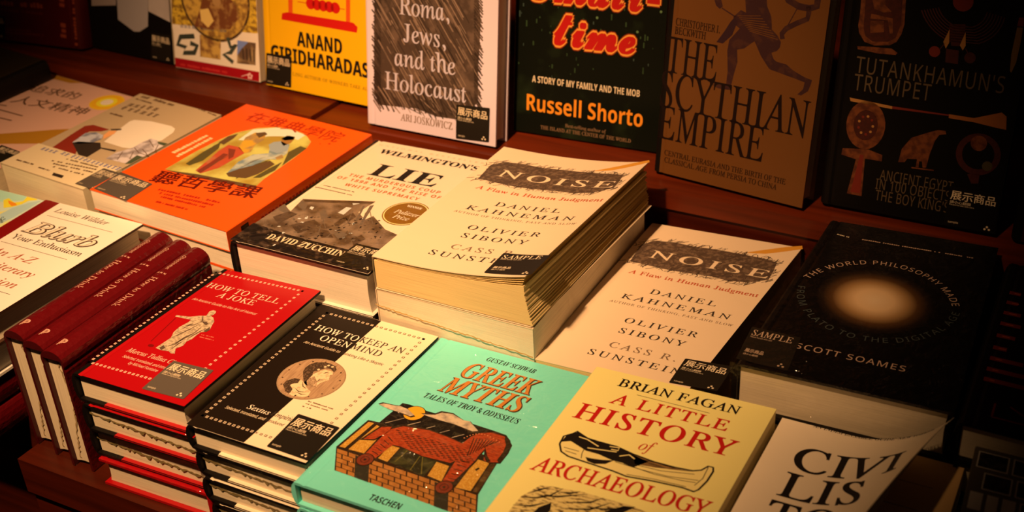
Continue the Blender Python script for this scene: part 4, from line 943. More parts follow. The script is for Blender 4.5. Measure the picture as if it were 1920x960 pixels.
L_.text('DAVID ZUCCHIN', 'boldfat', (497, 447.5), (639, 481.5), CRM, .0085, 1.0, 4)
L_.done(); L_.pages(PGW, inset=.004); L_.sticker((669, 457), (740, 474), (622, 492), STB, CRM)
L_.wrap(gap=.0008)
l2 = Book('hardback_book', 'black-bound hardback directly under the sepia house book', QL, z, .0445); l2.cover(SEPD, BLK, BLK, BLK); l2.done(); l2.pages(PGW, inset=.004); l2.wrap(gap=.0006); l2.root.location.z -= .0453; l2.root.location.y += .001
l3 = Book('hardback_book', 'black-bound hardback at the foot of the sepia house stack', QL, z, l2.root.location.z - TABLE - .0012); l3.cover(SEPD, BLK, BLK, BLK); l3.done(); l3.pages(PGW, inset=.004); l3.root.location.z = TABLE + .0005

# ---- orange paperback with a painted arch
z = .948; ORG = mat('orange_cover', (0.86, 0.11, 0.008), .42, .4, .12)
QO = [(168, 355), (424, 434), (697, 252), (462, 195)]
orange = Book('paperback_book', 'bright orange paperback with an arched painting of robed figures', QO, z, .0215)
O = orange; O.cover(ORG, ORG, ORG, ORG, kind='soft', side='R', board=.0006)
OD = mat('dark_red_print', (.10, .004, .002), .5); OR = mat('mid_red_print', (.36, .012, .004), .5)
X = lambda x, y: (300 + x / 4.3625, 180 + y / 4.3625)
O.text('在雅典學院', 'cjk', X(655, 205), X(1465, 355), OR, .0215, 1, 3)
O.text('聽哲學課', 'cjkb', X(-90, 690), X(760, 835), OD, .0225, 1.05, 5)
O.poly([X(*q) for q in [(40, 600), (300, 450), (480, 360), (620, 300), (800, 262), (960, 255), (1090, 275), (1190, 315), (1235, 375), (1200, 430), (1100, 505), (1000, 575), (850, 680), (770, 755), (400, 680)]], mat('painting_gold', A(205, 160, 60, 1.05), .5, noise=(30, A(150, 100, 25, .8), .4, .6)), 2)
O.poly([X(*q) for q in [(760, 275), (960, 260), (1090, 280), (1190, 320), (1130, 360), (1000, 330), (880, 330), (760, 370), (640, 360)]], mat('painting_sky', A(220, 195, 130, 1.05), .5), 3)
O.poly([X(*q) for q in [(700, 340), (780, 300), (870, 310), (850, 360), (780, 400), (740, 460), (690, 470), (640, 420), (680, 370)]], mat('painting_ochre', A(215, 130, 25, 1.05), .5, noise=(60, A(140, 90, 40, .8), .45, .6)), 4)
O.poly([X(*q) for q in [(560, 400), (650, 420), (690, 470), (620, 510), (480, 590), (330, 635), (290, 610), (400, 520), (480, 450)]], mat('painting_red', A(185, 60, 25, 1.05), .5, noise=(60, A(150, 90, 40, .8), .5, .7)), 4)
O.poly([X(*q) for q in [(900, 400), (990, 370), (1060, 400), (1040, 470), (960, 520), (880, 520), (640, 620), (540, 640), (640, 540), (760, 480), (890, 470)]], mat('painting_blue', A(120, 112, 88, 1.05), .5, noise=(60, A(165, 135, 90, .8), .45, .6)), 4)
O.poly([X(*q) for q in [(990, 380), (1000, 345), (1060, 325), (1105, 345), (1070, 385), (1010, 410)]], mat('painting_skin', A(160, 90, 30, 1.05), .5), 5)
for pts in ([(210, 555), (350, 460), (500, 375), (480, 430), (350, 530), (240, 570)], [(640, 640), (780, 560), (900, 520), (760, 610), (620, 680)], [(760, 670), (900, 590), (1000, 540), (940, 610), (820, 670)], [(1050, 460), (1150, 410), (1200, 430), (1100, 500), (1000, 570)]): O.poly([X(*q) for q in pts], mat('painting_shadow', A(85, 60, 20, 1.05), .5), 4)
pt = lambda m, pts: O.poly([X(*q) for q in pts], m, 5)
UMB = mat('painting_umber', A(95, 55, 22, 1.05), .5); FLD = mat('painting_fold', A(125, 40, 18, 1.05), .5); PGR_ = mat('painting_grey', A(150, 130, 100, 1.05), .5)
pt(PGR_, [(890, 400), (930, 378), (990, 372), (1050, 400), (1040, 450), (960, 470), (900, 450)]); pt(UMB, [(990, 350), (1040, 325), (1105, 335), (1090, 360), (1020, 365)]); pt(UMB, [(780, 305), (860, 296), (880, 315), (810, 345)]); pt(UMB, [(540, 635), (640, 600), (800, 560), (900, 530), (940, 560), (800, 640), (700, 675), (560, 660)])
pt(_M['painting_ochre'], [(940, 505), (1000, 480), (1010, 505), (960, 525)]); pt(FLD, [(300, 615), (420, 540), (520, 470), (560, 480), (430, 570), (330, 632)]); pt(FLD, [(560, 430), (620, 440), (600, 500), (560, 520)]); pt(UMB, [(480, 380), (560, 330), (640, 310), (600, 350), (520, 400)])
for a_, b_ in (((330, 630), (600, 470)), ((640, 600), (860, 500)), ((700, 640), (930, 540)), ((450, 400), (380, 480))): O.line([X(*a_), X((a_[0] + b_[0]) / 2 + 10, (a_[1] + b_[1]) / 2 - 14), X(*b_)], .0012, UMB, 6, taper=True)
pt(UMB, [(30, 605), (300, 640), (560, 690), (790, 735), (770, 755), (400, 690)])
for k, (p0, p1) in enumerate((((120, 470), (400, 325)), ((150, 500), (440, 345)))): O.marks(X(*p0), X(*p1), .0052, mat('peach_print', A(255, 150, 80, .8), .5), 13, 3)
for p0, p1 in (((-20, 770), (535, 890)), ((-10, 800), (430, 900)), ((0, 830), (400, 925)), ((-40, 870), (220, 935))): O.marks(X(*p0), X(*p1), .0034, OR, 24, 3)
O.disc(X(1310, 392), .0010, OR, 3, 6); O.disc(X(1385, 392), .0018, OR, 3, 4)
sm = mat('spine_black', (.02, .006, .004), .5); mb = O.cv
mb.face([O.P(O.w + .0001, .018, .017), O.P(O.w + .0001, .028, .017), O.P(O.w + .0001, .028, .006), O.P(O.w + .0001, .018, .006)], sm)
for k in range(26): mb.face([O.P(O.w + .0001, .045 + k * .005, .013), O.P(O.w + .0001, .0485 + k * .005, .013), O.P(O.w + .0001, .0485 + k * .005, .0085), O.P(O.w + .0001, .045 + k * .005, .0085)], OR)
O.done(); O.pages(PGW, inset=.0005, board=.0006, side='R', concave=0); O.sticker((226.6, 323), (286.5, 345.5), (175.5, 354), STSH, CRM, lab='small dark shop sticker with painted-in sheen and white characters')
o2 = Book('paperback_book', 'orange-backed paperback in clear wrap directly under the painted-arch book', QO, z, .0203, group='orange paperbacks under the painted-arch book'); o2.cover(ORG, ORG, ORG, ORG, kind='soft', side='R', board=.0006); o2.done(); o2.pages(PGW, inset=.0005, board=.0006, side='R', concave=0); o2.wrap(gap=.0008)
L = orange.root.location.copy(); dz = (z - .0215 - TABLE - .0006) / 5
for k, lb in enumerate((None, 'orange-backed paperback, third down in the painted-arch stack', 'orange-backed paperback, fourth down in the painted-arch stack', 'orange-backed paperback, fifth down in the painted-arch stack', 'orange-backed paperback, lowest in the painted-arch stack')):
    lo_ = (L.x + .002 + .0005 * k, L.y + .002, L.z - dz * (k + 1))
    if k == 0: o2.root.location = lo_
    else: dup(o2.root, lo_, None, lb)

# ---- grey-brown paperback with a band round its lower part
z = .945; GRC = mat('greige_cover', A(160, 110, 62, .70), .5, .3); 
bl = onz((262, 175), z); fl = onz((0, 306), z); dx_ = (onz((167, 360), z) - fl).normalized(); 
xr_ = min((orange.M @ Vector((*q_, 0))).x for q_ in (orange.q[0], orange.q[3])) - .0100
fl = fl + dx_ * .0005
QY = [fl, fl + dx_ * ((xr_ - fl.x) / dx_.x), bl + dx_ * ((xr_ - bl.x) / dx_.x), bl]
grey = Book('paperback_book', 'greige paperback with a cream paper band, leaning figures and a pale board', QY, z, .0335)
Y_ = grey; Y_.cover(GRC, kind='soft', board=.0006)
X = lambda x, y: (180 + x / 6, 170 + y / 6); gi = mat('umber_print', (.11, .06, .03), .6)
Y_.marks(X(500, 75), X(580, 98), .0058, gi, 3, 3); Y_.marks(X(620, 105), X(860, 175), .0055, gi, 14, 3); Y_.marks(X(420, 90), X(620, 150), .003, gi, 20, 3)
Y_.marks(X(340, 170), X(690, 235), .0095, gi, 5, 3, tall=True); Y_.marks(X(265, 205), X(690, 310), .0095, gi, 6, 3, tall=True); Y_.marks(X(150, 260), X(290, 300), .0035, gi, 10, 3); Y_.marks(X(1150, 210), X(1350, 290), .003, gi, 8, 3)
Y_.poly([X(*q) for q in [(90, 575), (280, 420), (380, 345), (430, 330), (620, 345), (850, 400), (890, 430), (870, 470), (740, 560), (430, 655), (300, 640)]], mat('pale_board', A(228, 168, 105, .74), .5), 2)
rb = mat('red_robe', A(110, 25, 8, .6), .5); gb = mat('grey_robe', A(150, 120, 100, .6), .5, noise=(80, A(95, 75, 62, .6), .45, .6)); bk = mat('soft_black_print', A(40, 22, 10, .6), .5); tn = mat('skin_orange', A(190, 105, 45, .6), .5)
X3 = lambda x, y: (x / 6.857, 130 + y / 6.857)
Y_.poly([X3(*q) for q in [(740, 960), (900, 850), (1090, 730), (1200, 715), (1410, 775), (1300, 800), (1150, 800), (1050, 860), (950, 960)]], rb, 3); Y_.poly([X3(*q) for q in [(930, 940), (1100, 820), (1240, 810), (1330, 850), (1300, 900), (1180, 950), (1000, 960)]], gb, 4); Y_.poly([X3(*q) for q in [(1330, 850), (1400, 795), (1500, 790), (1470, 830), (1330, 900)]], tn, 4); Y_.poly([X3(*q) for q in [(1420, 770), (1570, 765), (1550, 785), (1430, 785)]], bk, 5)
Y_.poly([X3(*q) for q in [(930, 945), (1010, 930), (1290, 945), (1300, 1020), (1120, 1130), (1010, 1100)]], bk, 4); Y_.poly([X3(*q) for q in [(740, 960), (950, 960), (1000, 1020), (960, 1110), (640, 1030)]], rb, 3)
Y_.poly([X(*q) for q in [(420, 640), (520, 580), (620, 540), (690, 560), (700, 600), (800, 635), (740, 700), (590, 750), (330, 820), (110, 765), (220, 700), (320, 670)]], mat('pale_robe', A(175, 130, 95, .62), .5, noise=(70, A(120, 86, 62, .62), .45, .62)), 4)
for l in ([(430, 640), (480, 700), (600, 740)], [(600, 560), (650, 640)], [(700, 610), (660, 690)], [(300, 690), (240, 780)], [(420, 690), (380, 770)], [(520, 660), (560, 700), (590, 750)]): Y_.line([X(*q) for q in l], .0008, gi, 5)
Y_.poly([X(*q) for q in [(325, 825), (460, 728), (570, 760), (430, 835)]], mat('dark_green_block', A(58, 50, 22, .6), .5), 5); Y_.poly([X(*q) for q in [(685, 570), (840, 605), (800, 630), (700, 600)]], mat('dark_green_block', (1, 1, 1), .5), 3); Y_.poly([X(*q) for q in [(50, 640), (230, 670), (210, 690), (60, 655)]], bk, 5)
Y_.done(); Y_.pages(PG, inset=.0003, board=.0006, concave=0)
# the band
BD = mat('cream_band', A(205, 148, 86, .80), .5, .3); mb = MB(); b0 = 0.0; b1 = (Y_.uv((72, 270))[1] + Y_.uv((215, 312))[1]) / 2; lay0 = 14
Y_.rect(-.0004, b0, Y_.w + .0004, b1, BD, 12, mb=mb); mb.face([Y_.P(Y_.w + .0006, b0, Y_.T + .0006), Y_.P(Y_.w + .0006, b1, Y_.T + .0006), Y_.P(Y_.w + .0006, b1, 0), Y_.P(Y_.w + .0006, b0, 0)], BD); mb.face([Y_.P(-.0004, b0, Y_.T + .0006), Y_.P(-.0004, b1, Y_.T + .0006), Y_.P(-.0004, b1, 0), Y_.P(-.0004, b0, 0)], BD)
NV = mat('navy_print', A(70, 62, 80, .6), .5); X4 = lambda x, y: (x / 4.3625, 240 + y / 4.3625)
Y_.marks(X4(325, 180), X4(455, 215), .0068, NV, 4, 15, tall=True, mb=mb); Y_.marks(X4(490, 215), X4(550, 240), .0068, NV, 2, 15, tall=True, mb=mb); Y_.marks(X4(570, 245), X4(970, 355), .0068, NV, 12, 15, tall=True, mb=mb)
for p0, p1 in (((130, 268), (270, 308)), ((310, 330), (400, 358)), ((540, 262), (800, 330)), ((420, 275), (790, 350)), ((430, 300), (760, 372)), ((430, 325), (680, 392))): Y_.marks(X4(*p0), X4(*p1), .0026, gi, 16, 15, mb=mb)
Y_.poly([X4(*q) for q in [(440, 370), (525, 395), (505, 416), (425, 392)]], bk, 15, mb=mb)
mb.build('paper_band', Y_.root)['label'] = 'cream paper band with blue characters'
Y_.sticker(X4(850, 335), X4(1010, 383), X4(612, 462), STSH, CRM, lab='small dark shop sticker with painted-in sheen and white characters', lay=18)
g2 = Book('paperback_book', 'paperback in clear wrap under the banded greige book', QY, z, .032, group='greige paperbacks under the banded book'); g2.cover(GRC, kind='soft', board=.0006); g2.done(); g2.pages(PG, inset=.0003, board=.0006, concave=0)
L = g2.root.location.copy(); g2.root.location = (L.x - .002, L.y + .001, L.z - .0342)
dup(g2.root, (L.x - .001, L.y + .002, L.z - .0342 - .0342), None, 'third paperback down under the banded greige book') if L.z - .0676 > TABLE else None
zr = g2.root.location.z - TABLE
g3 = Book('paperback_book', 'paperback at the foot of the banded greige stack', QY, z, (L.z - .0342 - TABLE - .0012) if L.z - .0676 <= TABLE else (L.z - .0676 - TABLE - .0012)); g3.cover(GRC, kind='soft', board=.0005); g3.done(); g3.pages(PG, inset=.0003, board=.0005, concave=0); g3.root.location.z = TABLE + .0005

# ---- pale paperback with brush lettering and a sun
z = .937; PKC = mat('pale_pink_cover', A(175, 108, 68, .60), .5, .3); BRW = mat('ochre_hill', A(130, 70, 8, .5), .5)
br = onz((257, 184), z); b9 = onz((88, 136), z); ex = (b9 - br).normalized(); ey = (onz((175, 226), z) - br).normalized()
QP = [br + ey * .21 + ex * .165, br + ey * .21, br, br + ex * .165]
white = Book('paperback_book', 'pale pinkish paperback with brush lettering and an orange sun, behind the banded book', QP, z, .03)
W = white; W.cover(PKC, kind='soft', board=.0005); X = X3
W.poly([X(*q) for q in [(590, 100), (690, 62), (860, 110), (1060, 175), (900, 178), (750, 140)]], BRW, 1)
W.poly([X(*q) for q in [(-100, 835), (400, 800), (700, 775), (930, 765), (600, 955), (-100, 960)]], BRW, 1)
for k, (r_, cl) in enumerate(((1.0, A(190, 110, 10, .5)), (.86, A(205, 105, 8, .5)), (.6, A(205, 145, 15, .5)), (.36, A(225, 190, 90, .5)))):
    W.disc(X(1375, 425), .0205 * r_, mat('sun_ring_%s' % 'abcd'[k], cl, .5), 2 + k, 28)
W.text('追求的', 'cjk', X(350, 265), X(960, 385), gi, .0175, 1.05, 3); W.text('人文精神', 'cjk', X(130, 415), X(1060, 590), gi, .0190, 1.05, 3)
for p0, p1 in (((-60, 505), (290, 600)), ((-20, 620), (150, 660)), ((-50, 450), (85, 470))): W.line([X(*p0), X(*p1)], .002, gi, 3)
W.done(); W.pages(PG, inset=.0003, board=.0005, concave=0); W.sticker((3, 272), (38, 285), (-25, 295), STB, CRM)
w2 = Book('paperback_book', 'paperback lying under the pale sun-covered book', QP, z, .0375); w2.cover(PKC, kind='soft', board=.0005); w2.done(); w2.pages(PG, inset=.0003, board=.0005, concave=0); w2.root.location.z = white.root.location.z - .0382
w3 = Book('paperback_book', 'paperback at the foot of the pale sun-covered stack', QP, z, w2.root.location.z - TABLE - .0012); w3.cover(PKC, kind='soft', board=.0005); w3.done(); w3.pages(PG, inset=.0003, board=.0005, concave=0); w3.root.location.z = TABLE + .0005

# ---- dark hardback at the far left
z = .962; DG2 = mat('dark_olive_jacket', (.020, .014, .006), .4, .35)
br = onz((88, 114), z); ey = (onz((0, 152), z) - br).normalized(); ex = (onz((0, 88), z) - br).normalized()
QD = [br + ey * .21 + ex * .138, br + ey * .21, br, br + ex * .138]
dkb = Book('hardback_book', 'dark olive-black hardback lying at the far left end, over the pale sun book', QD, z, .0242); dkb.cover(DG2, BLK, BLK, BLK, side='R'); dkb.done(); dkb.pages(PG, side='R')

# ---- dark hardback with glowing red bars, right of the black disc book
z = .958; BKR = mat('black_red_jacket', (.006, .003, .003), .36, .3); RB = mat('ember_red_print', (.16, .016, .008), .5); RB2 = mat('ember_orange_print', (.36, .07, .02), .5)
fl = onz((1796, 790), z); bl = onz((1890, 492), z); ex = (onz((1920, 822), z) - fl).normalized()
QR = [fl, fl + ex * .155, bl + ex * .155, bl]
rb_ = Book('hardback_book', 'black hardback with dim red horizontal bars, at the far right of the middle row', QR, z, .0338); rb_.cover(BKR, BLK, BLK, BLK)
X = lambda x, y: (1420 + x / 3.84, 480 + y / 3.84)
for y, x0, x1 in ((240, 1710, 1900), (310, 1695, 1880), (385, 1680, 1900), (460, 1650, 1900), (545, 1620, 1860), (630, 1590, 1800), (705, 1560, 1920), (780, 1530, 1960), (850, 1500, 2000)):
    a = rb_.uv(X(x0, y)); b = rb_.uv(X(x1, y + (x1 - x0) * .17)); v_ = a[1]; h_ = .0050
    rb_.rect(max(.008, a[0]), v_ - h_ / 2, max(.012, b[0]), v_ + h_ / 2, RB, 1); rb_.rect(max(.012, a[0] + .006), v_ - h_ * .15, max(.014, a[0] + .02), v_ + h_ * .15, RB2, 2)
for k in range(16): p = (.06 + .05 * random.random(), .06 + .10 * random.random()); rb_.line([p, (p[0] + .008 * random.uniform(-1, 1), p[1] + .010)], .0012, RB2, 3, px=False)
for a, b in (((.02, .014), (.06, .014)), ((.02, .014), (.02, .03)), ((.03, .03), (.05, .016)), ((.07, .014), (.07, .03)), ((.07, .03), (.09, .03))): rb_.line([a, b], .0015, RB, 3, px=False)
rb_.done(); rb_.pages(PG, inset=.004)
r2 = Book('hardback_book', 'black hardback directly under the red-barred book', QR, z, .030, group='black hardbacks under the red-barred book'); r2.cover(BLKG, BLK, BLK, BLK); r2.done(); r2.pages(PG, inset=.004)
L = r2.root.location.copy(); dz = (z - .0338 - TABLE - .0006) / 3 - .0002
r2.root.location = (L.x + .002, L.y, L.z - dz); dup(r2.root, (L.x + .001, L.y, L.z - 2 * dz), None, 'black hardback third down in the red-barred stack')
r3 = Book('hardback_book', 'black hardback at the foot of the red-barred stack', QR, z, L.z - 2 * dz - TABLE - .0012); r3.cover(BLKG, BLK, BLK, BLK); r3.done(); r3.pages(PG, inset=.004); r3.root.location.z = TABLE + .0005

# ---- paperback covered in black and white window panes, front right
z = .948; WPN = mat('pane_cover', A(60, 40, 20, .30), .5, .3); WP = mat('pane_white', A(205, 145, 85, .36), .5); WPD = mat('pane_dark', (.02, .016, .012), .5, noise=(300, (.07, .055, .04), .5, .6))
fl0 = onz((1801, 960), z); bl = onz((1829, 836), z); dl = (fl0 - bl).normalized(); ex = Vector((1, .02, 0)).normalized()
QV = [bl + dl * .2, bl + dl * .2 + ex * .14, bl + ex * .14, bl]
win = Book('paperback_book', 'paperback covered with rows of black and white window panes, front right corner', QV, z, .0315); V_ = win; V_.cover(WPN, kind='soft', board=.0005)
R = random.Random(12)
for r in range(10):
    v1 = V_.h - .004 - r * .0205; u = .003 + (.006 if r % 2 else 0)
    while u < V_.w - .016:
        w_ = R.choice((.007, .016, .018, .020, .008))
        if w_ < .01: V_.rect(u, v1 - .0165, u + w_, v1, WP, 1)
        else: V_.rect(u, v1 - .0165, u + w_, v1, WP, 1); V_.rect(u + .0009, v1 - .0156, u + w_ - .0009, v1 - .0009, WPD, 2)
        u += w_ + .0025
V_.poly([(.03, .0), (.14, .0), (.14, .10), (.10, .095), (.07, .085), (.05, .09), (.035, .06)], mat('pane_blot', (.004, .003, .003), .6), 3, px=False)
V_.done(); V_.pages(PG, inset=.0003, board=.0005, concave=0)
v2 = Book('paperback_book', 'paperback directly under the window-pane book', QV, z, .03, group='paperbacks under the window-pane book'); v2.cover(WPN, kind='soft', board=.0005); v2.done(); v2.pages(PG, inset=.0003, board=.0005, concave=0)
L = v2.root.location.copy(); dz = .0318; v2.root.location = (L.x + .001, L.y, L.z - dz); dup(v2.root, (L.x, L.y + .001, L.z - 2 * dz), None, 'paperback third down under the window-pane book')
rem = L.z - 2 * dz - TABLE - .001
if rem > .004:
    v3 = Book('paperback_book', 'paperback at the foot of the window-pane stack', QV, z, rem); v3.cover(WPN, kind='soft', board=.0005); v3.done(); v3.pages(PG, inset=.0003, board=.0005, concave=0); v3.root.location.z = TABLE + .0004

# ================================================================== books standing on the ledge, leaning back
LEAN = 9.0
def stand(name, label, x, y, yaw, w, h, T, zoff=0.0):
    B = Book(name, label, stand=(x, y, yaw, w, h, LEAN), T=T)
    if zoff: B.M = Matrix.Translation((0, 0, zoff)) @ B.M; B.root.location.z += zoff
    return B
HL = .0036
# ---- wine-red book with a printed spine
b = stand('hardback_book', 'dark wine-red hardback standing at the far left of the ledge', -1.3150, .9225, 6.92, .162, .235, .030, HL); DR = mat('wine_cover', (.075, .003, .004), .42, .35, noise=(5, (.05, .002, .003), .4, .6)); RP = mat('russet_print', (.34, .07, .03), .5)
b.cover(DR, DR, DR, DR, side='R')
X = lambda x, y: (x / 3.84, y / 3.84)
b.marks(X(-60, 30), X(315, 62), .0065, RP, 16, 2); b.marks(X(-40, 70), X(310, 108), .003, mat('dim_russet', (.15, .02, .012), .5), 26, 2); b.marks(X(40, 215), X(240, 232), .003, _M['dim_russet'], 14, 2); b.marks(X(40, 240), X(320, 262), .003, _M['dim_russet'], 18, 2)
b.marks(X(478, 275), X(458, -60), .0085, RP, 9, 2); b.marks(X(560, 330), X(530, -40), .004, RP, 16, 2)
b.done(); b.pages(PG, side='R'); b.sticker((-32, 27), (10, 31), (-32, 80), STB, CRM)
# ---- dark cover with a white shirt front
b = stand('paperback_book', 'black paperback showing a pale shirt front on a dark suit', -1.1596, .9591, -2.39, .141, .235, .012, HL); SB = mat('suit_black', (.005, .004, .004), .45, .3); SH = mat('shirt_front', A(142, 104, 72, .55), .5, noise=(14, A(120, 85, 58, .55), .4, .6))
b.cover(SB, kind='soft', board=.0005)
b.poly([X(*q) for q in [(655, -90), (835, -90), (835, 38), (660, 42)]], SH, 1); b.poly([X(*q) for q in [(838, -90), (1068, -90), (1065, 190), (1005, 228), (965, 226), (850, 140)]], mat('tie_grey', A(128, 95, 68, .55), .5), 2); b.poly([X(*q) for q in [(1068, -90), (1222, -90), (1225, 160), (1068, 80)]], SH, 1)
b.done(); b.pages(PG, inset=.0003, board=.0005, concave=0); b.sticker(X(1090, 235), X(1232, 258), X(1093, 455), STB, CRM)
# ---- gold mosaic cover with a row of small pictures
b = stand('paperback_book', 'white and gold paperback with a mosaic roundel, small pictures and a red foot band', -1.0116, .9484, 1.09, .1251, .235, .012, HL); WC = mat('white_cover_print', A(222, 162, 114, .76), .5, .3); b.cover(WC, kind='soft', board=.0005)
GM = mat('mosaic_gold', A(190, 125, 25, .75), .5, noise=(170, A(105, 60, 12, .62), .45, .6)); MD = mat('mosaic_dark', A(62, 32, 10, .62), .5, noise=(120, A(105, 62, 20, .62), .5, .62)); RBD = mat('red_band', A(128, 4, 6, .62), .5)
b.poly([X(*q) for q in [(1228, -120), (1862, -120), (1866, 240), (1800, 245), (1236, 172)]], GM, 1); b.poly([X(*q) for q in [(1236, 172), (1864, 245), (1864, 290), (1238, 205)]], WC, 2)
cc = b.uv(X(1545, -10)); rr = math.dist(cc, b.uv(X(1800, 30))); b.disc(cc, rr, MD, 3, 40, px=False, hole=.94); b.disc(cc, rr * .94, mat('mosaic_field', A(165, 105, 30, .62), .5, noise=(140, A(110, 62, 18, .62), .45, .62)), 3, 40, px=False)
b.poly([X(*q) for q in [(1400, 190), (1440, 60), (1470, -60), (1620, -60), (1700, 40), (1720, 130), (1660, 210), (1520, 212)]], mat('mosaic_robe', A(92, 40, 12, .62), .5, noise=(120, A(135, 80, 30, .62), .5, .65)), 4); b.poly([X(*q) for q in [(1440, 70), (1500, 60), (1540, 150), (1500, 200), (1450, 150)]], mat('mosaic_pale', A(185, 125, 50, .62), .5), 5); b.disc(X(1560, 10), .006, mat('mosaic_face', A(140, 85, 35, .62), .5), 5, 14)
b.marks(X(1300, 198), X(1640, 235), .004, mat('grey_script', A(140, 105, 75, .62), .5), 12, 3)
b.line([X(*q) for q in [(1400, 260), (1300, 265), (1280, 320), (1340, 340), (1320, 380), (1400, 380), (1420, 330), (1370, 310)]], .006, mat('snake_dark', A(42, 36, 20, .62), .5), 3)
b.poly([X(*q) for q in [(1438, 248), (1590, 262), (1588, 430), (1442, 408)]], mat('photo_ochre', A(165, 105, 35, .62), .5, noise=(90, A(105, 55, 18, .62), .45, .6)), 3); b.line([X(*q) for q in [(1640, 270), (1660, 340), (1700, 320), (1660, 380), (1610, 390), (1680, 450)]], .005, mat('photo_dark_green', A(50, 44, 26, .62), .5), 4); b.poly([X(*q) for q in [(1710, 290), (1842, 310), (1840, 470), (1708, 455)]], mat('photo_brown', A(135, 88, 42, .62), .5, noise=(60, A(80, 46, 22, .62), .45, .6)), 3); b.poly([X(*q) for q in [(1710, 290), (1790, 302), (1740, 350), (1708, 400)]], mat('photo_blue', A(95, 88, 110, .62), .5), 4)
for k in range(4): b.rect(*(lambda q: (q[0], q[1] - .014, q[0] + .0018, q[1]))(b.uv(X(1745 + k * 26, 345 + k * 4))), mat('photo_column', A(48, 26, 12, .62), .5), 5)
b.poly([X(*q) for q in [(1240, 410), (1866, 518), (1870, 640), (1200, 560)]], RBD, 2); b.marks(X(1300, 470), X(1640, 530), .003, mat('red_fine', A(165, 30, 18, .62), .5), 26, 3)
cc = b.uv(X(1800, 548)); 
for k in range(5): a = math.radians(90 + 72 * k); b.disc((cc[0] + .0026 * math.cos(a), cc[1] + .0026 * math.sin(a)), .0015, mat('flower_print', A(205, 120, 85, .62), .5), 4, 8, px=False)
b.line([X(1740, 550), X(1800, 530)], .0008, _M['flower_print'], 3)
b.done(); b.pages(PG, inset=.0003, board=.0005, concave=0)
# ---- yellow book
b = stand('hardback_book', 'yellow hardback with red ledge, beads and black capitals, standing on the ledge', -.8763, .9462, -1.90, .157, .235, .02, .0034); YL = mat('yellow_jacket', (0.80, 0.50, 0.004), .48, .3, .05); b.cover(YL, YL, YL, mat('yellow_edge', (.5, .25, .01), .5))
X = lambda x, y: (480 + x / 3.84, y / 3.84); RR = mat('signal_red', (.55, .008, .006), .5); RO = mat('post_orange', (.68, .10, .01), .5)
b.poly([X(*q) for q in [(188, 95), (225, 88), (700, 163), (732, 195), (726, 236), (184, 140)]], RR, 2); b.poly([X(*q) for q in [(230, -120), (262, -120), (264, 95), (234, 92)]], RO, 1); b.poly([X(*q) for q in [(648, -120), (678, -120), (678, 162), (648, 156)]], RO, 1)
for k in range(5): b.disc(X(392 + k * 45, 27 + k * 7.5), .0062, RR, 2, 20)
b.line([X(300, 12), X(640, 68)], .0008, RR, 1)
b.text('ANAND', 'sansx', X(298, 333), X(620, 388), INK, .0165, 1, 3); b.text('GIRIDHARADAS', 'sansx', X(112, 428), X(812, 557), INK, .0165, 1, 3); b.text('LING AUTHOR OF WINNERS TAKE ALL', 'serif', X(265, 540), X(825, 662), mat('olive_ink', (.16, .09, .01), .5), .0040, 1.1, 3)
b.done(); b.pages(PG); b.sticker(X(76, 380), X(258, 408), X(74, 626), STB, CRM)
# ---- pale book with black hatching
b = stand('hardback_book', 'pale hardback with a black hatched block and white serif words, standing upright', -.7093, .9082, .98, .1571, .235, .026); RC_ = mat('pale_mauve_jacket', A(203, 148, 116, .92), .5, .3, .05); b.cover(RC_, RC_, RC_, RC_)
HB = mat('hatch_black', (.055, .038, .032), .6, noise=(1, (.11, .078, .066), .5, .62, (60, 60, 60))); HG = mat('hatch_grey', (.24, .18, .155), .6); HK = mat('hatch_deep', (.022, .015, .013), .6); R = random.Random(2)
b.poly([X(*q) for q in [(855, -120), (1590, -120), (1620, 150), (1600, 500), (1600, 740), (1440, 860), (1300, 840), (1150, 780), (930, 760), (880, 750), (850, 640), (850, 200)]], HB, 1)
for k in range(230):
    y = R.uniform(-150, 800); x = R.uniform(840, 1480); l = R.uniform(90, 260); x1 = min(x + l * .55, 1635 if y < 500 else 1620); y1 = y + l
    if y1 > 770 + (x1 - 900) * .15: y1 = 770 + (x1 - 900) * .15 + R.uniform(-20, 30)
    if y1 <= y + 20: continue
    b.line([X(x, y), X(x1, y1)], R.uniform(.0005, .0013), R.choice((HG, HK, HG, HB)), 2)
for k in range(40):
    y = -100 + k * 21; b.line([X(838 + R.uniform(-6, 14), y), X(900, y + 85)], .0016, HB, 1); b.line([X(1570, y), X(1628 + R.uniform(-14, 12), y + 80)], .0016, HB, 1)
for k in range(20): x = 850 + k * 38; b.line([X(x, 660), X(x + 70, 775 + (x - 850) * .12 + R.uniform(-18, 22))], .0020, HB, 1)
LW = mat('chalk_white', A(185, 138, 108, 1.0), .5)
b.text('Roma,', 'serif', X(1035, 97), X(1392, 158), LW, .0190, 1, 4); b.text('Jews,', 'serif', X(1062, 296), X(1366, 350), LW, .0190, 1, 4); b.text('and the', 'serif', X(1000, 470), X(1435, 540), LW, .0190, 1, 4); b.text('Holocaust', 'serif', X(932, 642), X(1512, 738), LW, .0190, 1, 4)
b.text('ARI JOSKOWICZ', 'serifb', X(1042, 868), X(1415, 932), mat('taupe_ink', (.20, .13, .095), .5), .0076, 1, 3)
b.done(); b.pages(PG); b.sticker(X(1444, 752), X(1685, 777), X(1440, 998), STB, CRM)
